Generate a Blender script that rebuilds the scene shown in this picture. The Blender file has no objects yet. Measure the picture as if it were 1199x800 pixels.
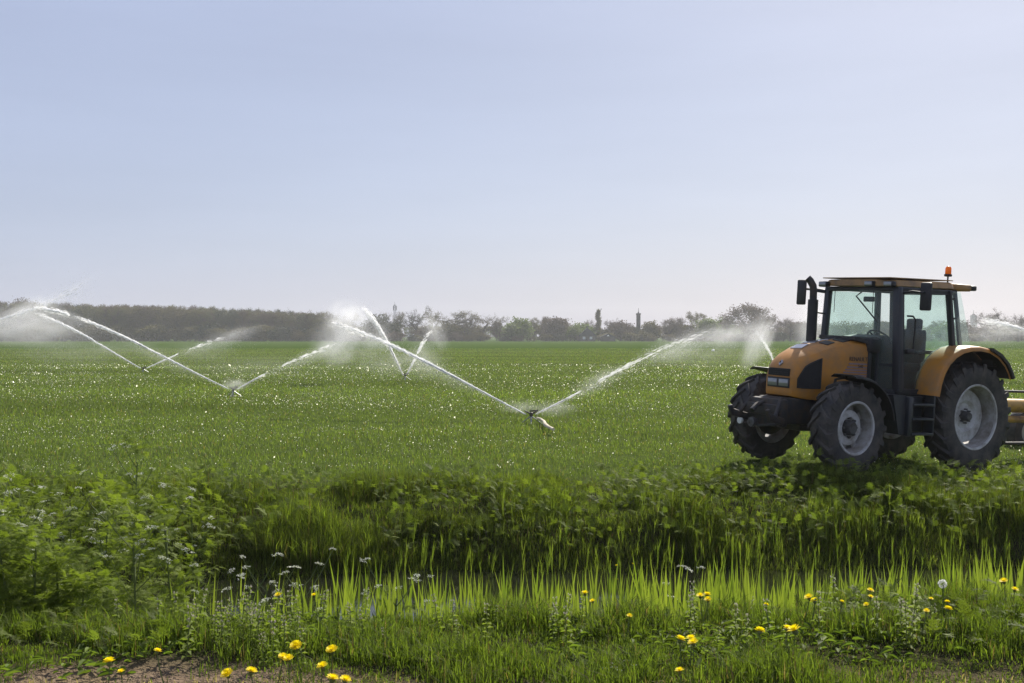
import bpy, bmesh, math, random
import numpy as np
from mathutils import Matrix, Vector

# ------------------------------------------------------------------ camera, sky, sun, exposure
S = bpy.context.scene
COL = S.collection
CAM_H = 1.95                 # camera above the field
F = 1350.0                   # focal length in photo pixels (photo 1199 x 800)
CX, HY = 599.5, 394.5        # horizon row of the photo
cd = bpy.data.cameras.new('camera'); cam = bpy.data.objects.new('camera', cd); COL.objects.link(cam)
cam.location = (0, 0, CAM_H); cam.rotation_euler = (math.radians(90), 0, 0)
cd.sensor_width = 36.0; cd.lens = 36.0 * F / 1199.0
cd.shift_y = -(400 - HY) / 1199.0
cd.clip_start = 0.1; cd.clip_end = 20000
S.camera = cam

SUN_EL, SUN_AZ = math.radians(38.5), math.radians(27)     # azimuth to the right of the view axis (+Y)
w = bpy.data.worlds.new('World'); S.world = w; w.use_nodes = True
nt = w.node_tree; nt.nodes.clear()
sky = nt.nodes.new('ShaderNodeTexSky'); sky.sky_type = 'NISHITA'; sky.sun_disc = False
sky.sun_elevation = SUN_EL; sky.sun_rotation = SUN_AZ
sky.air_density = 1.0; sky.dust_density = 1.5; sky.ozone_density = 2.0; sky.altitude = 0
bg = nt.nodes.new('ShaderNodeBackground'); bg.inputs[1].default_value = 0.085
wo = nt.nodes.new('ShaderNodeOutputWorld')
# a thin, even veil of high haze lies over the clear sky
mu = nt.nodes.new('ShaderNodeMix'); mu.data_type = 'RGBA'; mu.blend_type = 'MULTIPLY'; mu.inputs[0].default_value = 1; mu.inputs[7].default_value = (.250, .245, .212, 1)
ad = nt.nodes.new('ShaderNodeMix'); ad.data_type = 'RGBA'; ad.blend_type = 'ADD'; ad.inputs[0].default_value = 1; ad.inputs[7].default_value = (2.60, 2.90, 4.25, 1)
tc = nt.nodes.new('ShaderNodeTexCoord'); mp = nt.nodes.new('ShaderNodeMapping'); mp.inputs['Scale'].default_value = (1.0, 1.0, 7.0)
ns = nt.nodes.new('ShaderNodeTexNoise'); ns.inputs['Scale'].default_value = 2.2; ns.inputs['Detail'].default_value = 5
nt.links.new(tc.outputs['Generated'], mp.inputs['Vector']); nt.links.new(mp.outputs[0], ns.inputs['Vector'])
mr = nt.nodes.new('ShaderNodeMapRange'); mr.inputs[3].default_value = .90; mr.inputs[4].default_value = 1.10; nt.links.new(ns.outputs['Fac'], mr.inputs[0])
vs = nt.nodes.new('ShaderNodeVectorMath'); vs.operation = 'SCALE'
nt.links.new(sky.outputs[0], mu.inputs[6]); nt.links.new(mu.outputs[2], ad.inputs[6]); nt.links.new(ad.outputs[2], vs.inputs[0]); nt.links.new(mr.outputs[0], vs.inputs['Scale'])
nt.links.new(vs.outputs[0], bg.inputs[0]); nt.links.new(bg.outputs[0], wo.inputs[0])
sd = bpy.data.lights.new('sun', 'SUN'); sd.energy = 5.0; sd.angle = math.radians(0.5); sd.color = (1.0, 0.945, 0.84)
sun = bpy.data.objects.new('sun', sd); COL.objects.link(sun)
SUNV = Vector((math.sin(SUN_AZ) * math.cos(SUN_EL), math.cos(SUN_AZ) * math.cos(SUN_EL), math.sin(SUN_EL)))
sun.rotation_euler = SUNV.to_track_quat('Z', 'Y').to_euler(); sun.location = (8, 10, 30)
S.view_settings.view_transform = 'Standard'; S.view_settings.look = 'None'
S.view_settings.gamma = 1.0; S.view_settings.exposure = 0.6
S.render.engine = 'CYCLES'
S.cycles.use_denoising = True; S.cycles.denoiser = 'OPENIMAGEDENOISE'; S.cycles.denoising_input_passes = 'RGB_ALBEDO_NORMAL'; S.cycles.denoising_prefilter = 'NONE'; S.cycles.use_adaptive_sampling = False
S.cycles.max_bounces = 8; S.cycles.transparent_max_bounces = 96; S.cycles.volume_bounces = 1
S.cycles.diffuse_bounces = 3; S.cycles.glossy_bounces = 3; S.cycles.transmission_bounces = 6
S.cycles.sample_clamp_indirect = 6.0

rng = np.random.default_rng(7)
random.seed(7)

def unproj(px, py, d):
    return np.array([(px - CX) / F * d, d, CAM_H + (HY - py) / F * d])

# ------------------------------------------------------------------ materials
def nodes_of(name):
    m = bpy.data.materials.new(name); m.use_nodes = True
    n = m.node_tree; n.nodes.clear()
    out = n.nodes.new('ShaderNodeOutputMaterial')
    return m, n, out

def mixcol(n, fac, a, b):
    x = n.nodes.new('ShaderNodeMix'); x.data_type = 'RGBA'
    if hasattr(fac, 'is_output'): n.links.new(fac, x.inputs[0])
    else: x.inputs[0].default_value = fac
    for i, c in ((6, a), (7, b)):
        if hasattr(c, 'is_output'): n.links.new(c, x.inputs[i])
        else: x.inputs[i].default_value = (*c, 1)
    return x.outputs[2]

def noise(n, scale, detail=4, rough=.55, coord='Object', vec=None):
    t = n.nodes.new('ShaderNodeTexNoise'); t.inputs['Scale'].default_value = scale
    t.inputs['Detail'].default_value = detail; t.inputs['Roughness'].default_value = rough
    if vec is None:
        c = n.nodes.new('ShaderNodeTexCoord'); vec = c.outputs[coord]
    n.links.new(vec, t.inputs['Vector'])
    return t.outputs['Fac']

def ramp(n, fac, stops):
    r = n.nodes.new('ShaderNodeMapRange'); r.inputs[1].default_value = stops[0]; r.inputs[2].default_value = stops[1]
    n.links.new(fac, r.inputs[0]); return r.outputs[0]

def paint(name, col, dirt=None, rough=.45, metal=0., scale=6., amount=(.45, .7), spec=.5, bump=0.):
    m, n, out = nodes_of(name)
    p = n.nodes.new('ShaderNodeBsdfPrincipled'); p.inputs['Metallic'].default_value = metal
    p.inputs['Specular IOR Level'].default_value = spec
    if dirt:
        fac = ramp(n, noise(n, scale, 6, .62), amount)
        n.links.new(mixcol(n, fac, col, dirt), p.inputs['Base Color'])
        mr = n.nodes.new('ShaderNodeMapRange'); mr.inputs[3].default_value = rough; mr.inputs[4].default_value = min(1, rough + .35)
        n.links.new(fac, mr.inputs[0]); n.links.new(mr.outputs[0], p.inputs['Roughness'])
    else:
        p.inputs['Base Color'].default_value = (*col, 1); p.inputs['Roughness'].default_value = rough
    if bump:
        b = n.nodes.new('ShaderNodeBump'); b.inputs['Strength'].default_value = bump; b.inputs['Distance'].default_value = .02
        n.links.new(noise(n, scale * 8, 5), b.inputs['Height']); n.links.new(b.outputs[0], p.inputs['Normal'])
    n.links.new(p.outputs[0], out.inputs[0])
    return m

def foliage(name, trans=.45, rough=.45, spec=.4, base=None, tcol=(1.04, 1.14, .42), scale=None, base2=None):
    """leaf: diffuse + translucent; colour from the 'tint' attribute or from base"""
    m, n, out = nodes_of(name)
    if base is None:
        a = n.nodes.new('ShaderNodeAttribute'); a.attribute_name = 'tint'; col = a.outputs['Color']
    elif base2 is not None:
        oi = n.nodes.new('ShaderNodeObjectInfo')
        col = mixcol(n, oi.outputs['Random'], base, base2)
    else:
        rg = n.nodes.new('ShaderNodeRGB'); rg.outputs[0].default_value = (*base, 1); col = rg.outputs[0]
    p = n.nodes.new('ShaderNodeBsdfPrincipled'); p.inputs['Roughness'].default_value = rough
    p.inputs['Specular IOR Level'].default_value = spec
    n.links.new(col, p.inputs['Base Color'])
    mul = n.nodes.new('ShaderNodeMix'); mul.data_type = 'RGBA'; mul.blend_type = 'MULTIPLY'; mul.inputs[0].default_value = 1
    n.links.new(col, mul.inputs[6]); mul.inputs[7].default_value = (tcol[0] * 1.3, tcol[1] * 1.3, tcol[2] * 1.3, 1)
    t = n.nodes.new('ShaderNodeBsdfTranslucent'); n.links.new(mul.outputs[2], t.inputs[0])
    mx = n.nodes.new('ShaderNodeMixShader'); mx.inputs[0].default_value = trans
    n.links.new(p.outputs[0], mx.inputs[1]); n.links.new(t.outputs[0], mx.inputs[2]); n.links.new(mx.outputs[0], out.inputs[0])
    return m

M = {}
M['yellow'] = paint('ochre_paint', (.47, .195, .017), (.24, .15, .075), .42, scale=4.2, amount=(.40, .80))
M['roof_paint'] = paint('faded_ochre_roof', (.36, .20, .06), (.16, .12, .08), .5, scale=4)
M['imp_yellow'] = paint('worn_yellow_steel', (.46, .26, .04), (.16, .09, .05), .5, scale=5)
M['frame'] = paint('blue_black_cab_paint', (.022, .026, .032), (.06, .055, .05), .4, scale=5, amount=(.5, .9))
M['black'] = paint('black_plastic', (.014, .014, .015), (.05, .045, .04), .5, scale=7, amount=(.5, .9))
M['grille'] = paint('black_mesh_grille', (.010, .010, .011), (.03, .028, .026), .7, scale=30, bump=.8)
M['steel'] = paint('oily_dark_steel', (.035, .034, .034), (.09, .07, .05), .5, .4, scale=8)
M['tyre'] = paint('dusty_tyre_rubber', (.020, .020, .021), (.12, .105, .088), .75, scale=5, amount=(.34, .80), bump=.25)
M['rim'] = paint('chalky_white_rim', (.52, .52, .51), (.20, .165, .12), .5, scale=7, amount=(.42, .78))
M['barrel'] = paint('dirty_rim_barrel', (.34, .33, .31), (.14, .115, .085), .6, scale=6, amount=(.4, .75))
M['hub'] = paint('grey_hub', (.10, .10, .10), (.05, .04, .03), .5, .3, scale=9)
M['silver'] = paint('pale_glossy_plate', (.42, .43, .46), None, .12, .6)
M['lamp'] = paint('headlamp_glass', (.28, .29, .29), None, .08, .5)
M['orange'] = foliage('orange_beacon_plastic', .5, .2, .6, (.72, .30, .03), tcol=(1, .9, .5))
M['galv'] = paint('galvanised_steel', (.30, .31, .32), (.14, .13, .12), .4, .7, scale=12)
M['hose'] = paint('pale_canvas_hose', (.62, .55, .40), (.40, .33, .22), .8, scale=9)
M['letters'] = paint('dark_lettering', (.05, .035, .03), None, .5)
M['stripe'] = paint('grey_violet_stripe', (.22, .17, .19), None, .5)
M['white_paint'] = paint('white_paint', (.75, .75, .73), None, .5)
M['brick_far'] = paint('dark_brick', (.085, .075, .07), (.05, .05, .05), .8, scale=.5)
M['stone_far'] = paint('pale_tower_stone', (.30, .29, .28), (.20, .2, .2), .8, scale=.5)
M['slate'] = paint('dark_slate', (.035, .037, .042), None, .6)
M['seat'] = paint('dark_seat_cloth', (.03, .032, .035), None, .8)

def glass():
    m, n, out = nodes_of('dusty_green_cab_glass')
    tr = n.nodes.new('ShaderNodeBsdfTransparent'); tr.inputs[0].default_value = (.90, .967, .948, 1)
    gl = n.nodes.new('ShaderNodeBsdfGlossy'); gl.inputs['Roughness'].default_value = .04
    lw = n.nodes.new('ShaderNodeLayerWeight'); lw.inputs[0].default_value = .5; pw = n.nodes.new('ShaderNodeMath'); pw.operation = 'POWER'; pw.inputs[1].default_value = 4.; n.links.new(lw.outputs['Facing'], pw.inputs[0]); fr = n.nodes.new('ShaderNodeMath'); fr.operation = 'MULTIPLY_ADD'; fr.inputs[1].default_value = .6; fr.inputs[2].default_value = .03; n.links.new(pw.outputs[0], fr.inputs[0])
    a = n.nodes.new('ShaderNodeMixShader'); n.links.new(fr.outputs[0], a.inputs[0])
    n.links.new(tr.outputs[0], a.inputs[1]); n.links.new(gl.outputs[0], a.inputs[2])
    tl = n.nodes.new('ShaderNodeBsdfTranslucent'); tl.inputs[0].default_value = (.55, .62, .58, 1)
    df = n.nodes.new('ShaderNodeBsdfDiffuse'); df.inputs[0].default_value = (.35, .36, .33, 1)
    d2 = n.nodes.new('ShaderNodeAddShader'); n.links.new(tl.outputs[0], d2.inputs[0]); n.links.new(df.outputs[0], d2.inputs[1])
    b = n.nodes.new('ShaderNodeMixShader')
    f = ramp(n, noise(n, 2.2, 6, .65), (.35, .8))
    mm = n.nodes.new('ShaderNodeMath'); mm.operation = 'MULTIPLY_ADD'; mm.inputs[1].default_value = .06; mm.inputs[2].default_value = .02
    n.links.new(f, mm.inputs[0]); n.links.new(mm.outputs[0], b.inputs[0])
    n.links.new(a.outputs[0], b.inputs[1]); n.links.new(d2.outputs[0], b.inputs[2]); n.links.new(b.outputs[0], out.inputs[0])
    return m
M['glass'] = glass()

def water_spray(name, alpha):
    m, n, out = nodes_of(name)
    d = n.nodes.new('ShaderNodeBsdfDiffuse'); d.inputs[0].default_value = (.86, .87, .88, 1)
    t = n.nodes.new('ShaderNodeBsdfTranslucent'); t.inputs[0].default_value = (.95, .95, .96, 1)
    x = n.nodes.new('ShaderNodeMixShader'); x.inputs[0].default_value = .62
    n.links.new(d.outputs[0], x.inputs[1]); n.links.new(t.outputs[0], x.inputs[2])
    tp = n.nodes.new('ShaderNodeBsdfTransparent'); y = n.nodes.new('ShaderNodeMixShader'); y.inputs[0].default_value = alpha
    n.links.new(tp.outputs[0], y.inputs[1]); n.links.new(x.outputs[0], y.inputs[2]); n.links.new(y.outputs[0], out.inputs[0])
    return m
M['spray'] = water_spray('white_water_spray', .34)

M['glint'] = foliage('pale_sun_glints', .6, .1, .6, (.84, .83, .70), tcol=(.9, .9, .8))  # near-white colour imitates sun sparkle on wet blades
M['grass'] = foliage('grass_blades', .48, .6, .08)
M['reed'] = foliage('young_reed_leaves', .5, .45, .3, (.12, .165, .026), tcol=(1.08, 1.12, .5), base2=(.19, .235, .042))
M['reed_t'] = foliage('young_reed_leaves_far', .55, .4, .4)
M['leaf'] = foliage('parsley_leaves', .45, .65, .12, (.145, .190, .036), base2=(.200, .245, .050))
M['leaf_t'] = foliage('bank_leaves', .42, .65, .12)
M['stalk'] = foliage('green_stalk', .2, .5, .3, (.11, .15, .04), base2=(.15, .18, .06))
M['white_petal'] = foliage('white_petals', .35, .6, .2, (.66, .68, .58), tcol=(.75, .75, .65))
M['pink_petal'] = foliage('dull_pink_white_petals', .35, .6, .2, (.38, .35, .30), tcol=(.8, .8, .7))
M['yellow_petal'] = foliage('yellow_petals', .35, .6, .2, (.82, .68, .015), tcol=(1., 1.02, .4))
M['puff'] = foliage('seed_puff', .5, .8, .1, (.72, .72, .70), tcol=(.8, .8, .8))
M['bark'] = paint('grey_brown_bark', (.075, .062, .052), (.05, .04, .035), .9, scale=.8)
M['crown_wood'] = foliage('budding_wood_leaves', .30, .7, .1, (.105, .085, .045), tcol=(1, 1, .7), base2=(.12, .11, .048))
M['crown_bare'] = foliage('bare_twigs', .15, .8, .1, (.115, .090, .070), tcol=(1, .9, .8), base2=(.14, .108, .082))
M['crown_green'] = foliage('fresh_green_leaves', .35, .6, .2, (.105, .135, .042), tcol=(1, 1.1, .6), base2=(.14, .165, .05))
M['crown_green2'] = foliage('olive_spring_leaves', .3, .7, .1, (.115, .115, .052), tcol=(1, 1, .7), base2=(.135, .13, .06))
M['crown_dark'] = foliage('dark_evergreen_leaves', .2, .7, .2, (.040, .050, .028), tcol=(1, 1, .7), base2=(.055, .065, .034))

def ground_mat():
    m, n, out = nodes_of('field_verge_ground')
    geo = n.nodes.new('ShaderNodeNewGeometry'); pos = geo.outputs['Position']
    sep = n.nodes.new('ShaderNodeSeparateXYZ'); n.links.new(pos, sep.inputs[0])
    # crop colour: two plots; the far plot (beyond about 165 m) is a fresher green
    n1 = noise(n, .035, 5, .6, vec=pos); n2 = noise(n, 1.1, 6, .7, vec=pos); n3 = noise(n, 9., 4, .7, vec=pos)
    c = mixcol(n, ramp(n, n1, (.35, .68)), (.075, .104, .026), (.092, .118, .036))
    c = mixcol(n, ramp(n, n2, (.40, .75)), c, (.062, .090, .019))
    far = n.nodes.new('ShaderNodeMath'); far.operation = 'MULTIPLY_ADD'; far.inputs[1].default_value = 1.0
    n.links.new(sep.outputs[1], far.inputs[0])
    wob = n.nodes.new('ShaderNodeMath'); wob.operation = 'MULTIPLY'; wob.inputs[1].default_value = 22.
    n.links.new(n1, wob.inputs[0]); n.links.new(wob.outputs[0], far.inputs[2])
    ff = ramp(n, far.outputs[0], (172., 182.))
    c = mixcol(n, ff, c, (.052, .088, .016))
    # soil near the camera: the verge edge and under the bank plants
    s1 = noise(n, 1.7, 6, .65, vec=pos); s2 = noise(n, 40., 4, .7, vec=pos)
    soil = mixcol(n, ramp(n, s2, (.3, .7)), (.095, .066, .044), (.22, .165, .115))
    soil = mixcol(n, ramp(n, s1, (.4, .7)), soil, (.17, .13, .08))
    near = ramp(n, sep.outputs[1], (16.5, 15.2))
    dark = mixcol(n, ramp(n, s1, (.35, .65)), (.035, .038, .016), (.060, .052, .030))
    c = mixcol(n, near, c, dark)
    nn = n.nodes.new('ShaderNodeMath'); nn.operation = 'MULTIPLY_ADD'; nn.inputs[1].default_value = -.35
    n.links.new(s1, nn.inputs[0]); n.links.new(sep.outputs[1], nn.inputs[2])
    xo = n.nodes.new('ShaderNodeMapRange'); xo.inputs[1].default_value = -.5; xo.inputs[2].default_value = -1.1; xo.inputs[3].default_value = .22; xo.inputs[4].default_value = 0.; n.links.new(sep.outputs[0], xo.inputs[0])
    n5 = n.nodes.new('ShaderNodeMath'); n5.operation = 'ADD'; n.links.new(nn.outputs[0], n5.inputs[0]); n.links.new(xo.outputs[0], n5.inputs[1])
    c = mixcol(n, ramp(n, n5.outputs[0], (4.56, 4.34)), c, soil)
    p = n.nodes.new('ShaderNodeBsdfPrincipled'); p.inputs['Roughness'].default_value = .9; p.inputs['Specular IOR Level'].default_value = 0.
    n.links.new(c, p.inputs['Base Color'])
    b = n.nodes.new('ShaderNodeBump'); b.inputs['Strength'].default_value = .9; b.inputs['Distance'].default_value = .12
    n.links.new(n3, b.inputs['Height']); n.links.new(b.outputs[0], p.inputs['Normal'])
    n.links.new(p.outputs[0], out.inputs[0])
    return m
M['ground'] = ground_mat()

def water_mat():
    m, n, out = nodes_of('ditch_water')
    p = n.nodes.new('ShaderNodeBsdfPrincipled'); p.inputs['Base Color'].default_value = (.012, .013, .008, 1)
    p.inputs['Roughness'].default_value = .06; p.inputs['Specular IOR Level'].default_value = .5
    b = n.nodes.new('ShaderNodeBump'); b.inputs['Strength'].default_value = .15
    n.links.new(noise(n, 5, 3), b.inputs['Height']); n.links.new(b.outputs[0], p.inputs['Normal'])
    n.links.new(p.outputs[0], out.inputs[0]); return m
M['water'] = water_mat()

# ------------------------------------------------------------------ mesh helpers
def link(name, me, parent=None):
    o = bpy.data.objects.new(name, me); COL.objects.link(o)
    if parent is not None: o.parent = parent
    return o

def tag(o, label=None, cat=None, group=None, kind=None):
    if label: o['label'] = label
    if cat: o['category'] = cat
    if group: o['group'] = group
    if kind: o['kind'] = kind
    return o

def empty(name, loc=(0, 0, 0), rz=0., parent=None):
    o = bpy.data.objects.new(name, None); COL.objects.link(o); o.location = loc; o.rotation_euler = (0, 0, rz)
    o.empty_display_size = .1
    if parent is not None: o.parent = parent
    return o

def np_mesh(name, V, Fc, mat, smooth=False, tint=None):
    """V (n,3), Fc (m,k) of one face size"""
    V = np.ascontiguousarray(V, np.float32); Fc = np.ascontiguousarray(Fc, np.int32)
    me = bpy.data.meshes.new(name); k = Fc.shape[1]; m = len(Fc)
    me.vertices.add(len(V)); me.vertices.foreach_set('co', V.ravel())
    me.loops.add(m * k); me.loops.foreach_set('vertex_index', Fc.ravel())
    me.polygons.add(m); me.polygons.foreach_set('loop_start', np.arange(0, m * k, k, dtype=np.int32))
    if smooth: me.polygons.foreach_set('use_smooth', np.ones(m, bool))
    if tint is not None:
        a = me.attributes.new('tint', 'FLOAT_COLOR', 'POINT')
        c = np.ones((len(V), 4), np.float32); c[:, :3] = tint; a.data.foreach_set('color', c.ravel())
    me.materials.append(mat); me.update(calc_edges=True); me.validate()
    return me

class MB:
    def __init__(s): s.v = []; s.f = []
    def add(s, V, Fc):
        k = len(s.v); s.v += [tuple(map(float, p)) for p in V]; s.f += [tuple(i + k for i in f) for f in Fc]; return s
    def box(s, a, b, bev=0.):
        bm = bmesh.new(); c = [(a[i] + b[i]) / 2 for i in range(3)]; d = [abs(b[i] - a[i]) for i in range(3)]
        bmesh.ops.create_cube(bm, size=1, matrix=Matrix.Translation(c) @ Matrix.Diagonal((*d, 1)))
        if bev: bmesh.ops.bevel(bm, geom=bm.edges[:], offset=min(bev, min(d) * .45), segments=2, affect='EDGES', profile=.5)
        return s.bm(bm)
    def bm(s, bm):
        bm.verts.index_update(); V = [v.co[:] for v in bm.verts]; Fc = [[v.index for v in f.verts] for f in bm.faces]; bm.free(); return s.add(V, Fc)
    def tube(s, pts, r, n=8, cap=True):
        pts = [Vector(p) for p in pts]; rs = r if hasattr(r, '__len__') else [r] * len(pts)
        V = []; Fc = []
        up = None
        for i, p in enumerate(pts):
            t = (pts[min(i + 1, len(pts) - 1)] - pts[max(i - 1, 0)]).normalized()
            if up is None:
                up = Vector((0, 0, 1)) if abs(t.z) < .9 else Vector((1, 0, 0))
            u = (up - t * up.dot(t)).normalized(); w_ = t.cross(u); up = u
            for k in range(n):
                a = 2 * math.pi * k / n; V.append(p + (u * math.cos(a) + w_ * math.sin(a)) * rs[i])
        for i in range(len(pts) - 1):
            for k in range(n):
                Fc.append((i * n + k, i * n + (k + 1) % n, (i + 1) * n + (k + 1) % n, (i + 1) * n + k))
        if cap: Fc.append(tuple(range(n))[::-1]); Fc.append(tuple((len(pts) - 1) * n + k for k in range(n)))
        return s.add(V, Fc)
    def lathe(s, prof, n=32, origin=(0, 0, 0), axis='y', closed=False):
        """prof: (offset along axis, radius)"""
        V = []; Fc = []; m = len(prof)
        for k in range(n):
            a = 2 * math.pi * k / n
            for (o, r) in prof:
                c, d = r * math.cos(a), r * math.sin(a)
                p = (c, o, d) if axis == 'y' else ((o, c, d) if axis == 'x' else (c, d, o))
                V.append([p[i] + origin[i] for i in range(3)])
        for k in range(n):
            k2 = (k + 1) % n
            for i in range(m if closed else m - 1):
                j = (i + 1) % m
                Fc.append((k * m + i, k2 * m + i, k2 * m + j, k * m + j))
        if not closed:
            Fc.append(tuple(k * m for k in range(n))); Fc.append(tuple(k * m + m - 1 for k in range(n))[::-1])
        return s.add(V, Fc)
    def slab(s, poly, off):
        """closed prism from 3-D polygon + offset vector"""
        n = len(poly); P = [Vector(p) for p in poly]; o = Vector(off)
        V = P + [p + o for p in P]
        Fc = [tuple(range(n))[::-1], tuple(range(n, 2 * n))] + [(i, (i + 1) % n, n + (i + 1) % n, n + i) for i in range(n)]
        return s.add(V, Fc)
    def beam(s, a, b, w_, h_, ref=(0, 0, 1), bev=.0):
        a, b = Vector(a), Vector(b); t = (b - a).normalized(); r = Vector(ref)
        if abs(t.dot(r)) > .95: r = Vector((1, 0, 0))
        u = t.cross(r).normalized(); v_ = u.cross(t)
        bm = bmesh.new()
        mt = Matrix.Identity(4); L = (b - a).length
        for i in range(3): mt[i][0] = t[i] * L; mt[i][1] = u[i] * w_; mt[i][2] = v_[i] * h_; mt[i][3] = (a[i] + b[i]) / 2
        bmesh.ops.create_cube(bm, size=1, matrix=mt)
        if bev: bmesh.ops.bevel(bm, geom=bm.edges[:], offset=min(bev, w_ * .4, h_ * .4), segments=2, affect='EDGES', profile=.5)
        return s.bm(bm)
    def mesh(s, name, mat, smooth=None):
        me = bpy.data.meshes.new(name); me.from_pydata(s.v, [], s.f); me.update()
        bm = bmesh.new(); bm.from_mesh(me); bmesh.ops.recalc_face_normals(bm, faces=bm.faces); bm.to_mesh(me); bm.free()
        me.materials.append(mat)
        if smooth is not None:
            me.polygons.foreach_set('use_smooth', np.ones(len(me.polygons), bool))
            me.set_sharp_from_angle(angle=math.radians(smooth))
        return me
    def build(s, name, mat, parent=None, smooth=35):
        return link(name, s.mesh(name, mat, smooth), parent)

def copy_tree(o, parent=None):
    c = o.copy(); COL.objects.link(c); c.parent = parent
    for ch in list(o.children): copy_tree(ch, c)
    return c

def fbm(x, y, sc, seed=0):
    x = np.asarray(x, float) * sc; y = np.asarray(y, float) * sc; r = np.zeros(np.broadcast(x, y).shape)
    g = np.random.default_rng(seed); a = 1.; tot = 0
    for o in range(4):
        for _ in range(3):
            th = g.uniform(0, 6.283); ph = g.uniform(0, 6.283); k = g.uniform(.7, 1.3) * 2 ** o
            r = r + a * np.sin(k * (x * math.cos(th) + y * math.sin(th)) + ph)
        tot += a * 1.6; a *= .55
    return r / tot

# ------------------------------------------------------------------ tractor pose (needed by the ground under it)
T_POS = np.array([6.483, 18.344, CAM_H - 2.001]); T_PSI, T_ROLL, T_PITCH = .54633, -.0393, -.0437
def tractor_matrix():
    c, s = math.cos(T_PSI), math.sin(T_PSI)
    B = Matrix(((-c, s, 0), (-s, -c, 0), (0, 0, 1)))
    m3 = B @ Matrix.Rotation(T_PITCH, 3, 'Y') @ Matrix.Rotation(T_ROLL, 3, 'X')
    m = m3.to_4x4(); m.translation = Vector(T_POS); return m
TM = tractor_matrix()
WB = 2.58
_ct = [np.array(TM @ Vector(p)) for p in ((0, .87, 0), (0, -.87, 0), (WB, .87, 0), (WB, -.87, 0))]
_A = np.array([[1, p[0], p[1]] for p in _ct]); _pl = np.linalg.lstsq(_A, np.array([p[2] for p in _ct]), rcond=None)[0]
_cen = np.mean(_ct, 0)

PS = [-60, 4.9, 5.5, 6.1, 6.8, 7.4, 12.2, 12.6, 13.25, 14.2, 15.2, 16.5, 20, 9000]
PZ = [.65, .65, .60, .28, -.35, -.80, -.88, -.64, -.26, -.13, -.07, -.05, 0, 0]
TILT = .08
def height(x, y):
    x = np.asarray(x, float); y = np.asarray(y, float)
    s = y - TILT * x + (.25 * fbm(x, y, .45, 3) + .30 * fbm(x, y, 1.5, 4) * np.clip((y - 9) / 3, 0, 1)) * np.clip((y - 4) / 3, 0, 1) * np.clip((30 - y) / 10, 0, 1)
    z = np.interp(s, PS, PZ)
    near = np.clip((40 - y) / 20, 0, 1)
    sb = y - TILT * x; bk = np.clip((sb - 12.4) / .5, 0, 1) * np.clip((15.3 - sb) / .8, 0, 1); z = z + bk * .11 * fbm(x, y, 2.6, 8) + np.clip((5.9 - sb) / .4, 0, 1) * .03 * fbm(x, y, 5., 9)
    z = z + near * .035 * fbm(x, y, 1.3, 5) + near * .02 * fbm(x, y, 4.5, 6)
    w_ = np.exp(-((x - _cen[0]) ** 2 + (y - _cen[1]) ** 2) ** 2 / 2.7 ** 4)
    return z * (1 - w_) + w_ * (_pl[0] + _pl[1] * x + _pl[2] * y - .03)

def axis(lo, hi, step, far_lo, far_hi, g=1.22):
    a = list(np.arange(lo, hi + 1e-6, step)); d = step
    while a[-1] < far_hi: d *= g; a.append(a[-1] + d)
    d = step; b = []; c = lo
    while c > far_lo: d *= g; c -= d; b.append(c)
    return np.array(b[::-1] + a)
xs = axis(-9, 12, .14, -7000, 7000); ys = axis(2.5, 24, .12, -60, 9000)
gx, gy = np.meshgrid(xs, ys); gz = height(gx, gy)
nx, ny = len(xs), len(ys)
idx = np.arange(nx * ny).reshape(ny, nx)
Fq = np.stack([idx[:-1, :-1], idx[:-1, 1:], idx[1:, 1:], idx[1:, :-1]], -1).reshape(-1, 4)
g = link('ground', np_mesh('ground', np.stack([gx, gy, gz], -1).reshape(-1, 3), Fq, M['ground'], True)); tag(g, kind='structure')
wb = MB(); wb.add([(-60, 7.0 - 60 * TILT, -.62), (60, 7.0 + 60 * TILT, -.62), (60, 13.4 + 60 * TILT, -.62), (-60, 13.4 - 60 * TILT, -.62)], [(0, 1, 2, 3)])
tag(wb.build('ditch_water', M['water'], smooth=None), kind='structure')

def ground_hit(px, py, up=0.):
    """first point of the pixel's ray that is 'up' above the ground"""
    d = np.geomspace(3.2, 600, 6000); p = np.stack([(px - CX) / F * d, d, CAM_H + (HY - py) / F * d], 1)
    k = np.argmax(p[:, 2] <= height(p[:, 0], p[:, 1]) + up)
    return p[k]

# ------------------------------------------------------------------ haze (air of the whole scene)
hz = MB().box((-900, -40, -2.0), (900, 1150, 31)).mesh('haze', M['water'])
hz.materials.clear()
m, n, out = nodes_of('haze_air'); pv = n.nodes.new('ShaderNodeVolumePrincipled')
pv.inputs['Color'].default_value = (.93, .94, .97, 1); pv.inputs['Density'].default_value = .00028; pv.inputs['Anisotropy'].default_value = .25
n.links.new(pv.outputs[0], out.inputs['Volume']); hz.materials.append(m)
tag(link('haze', hz), 'pale spring haze in the air over the fields', 'haze', kind='stuff')

# ------------------------------------------------------------------ tractor
tr = empty('tractor'); tr.matrix_world = TM
tag(tr, 'ochre-yellow farm tractor with dark glazed cab parked at the ditch edge', 'tractor')

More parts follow.
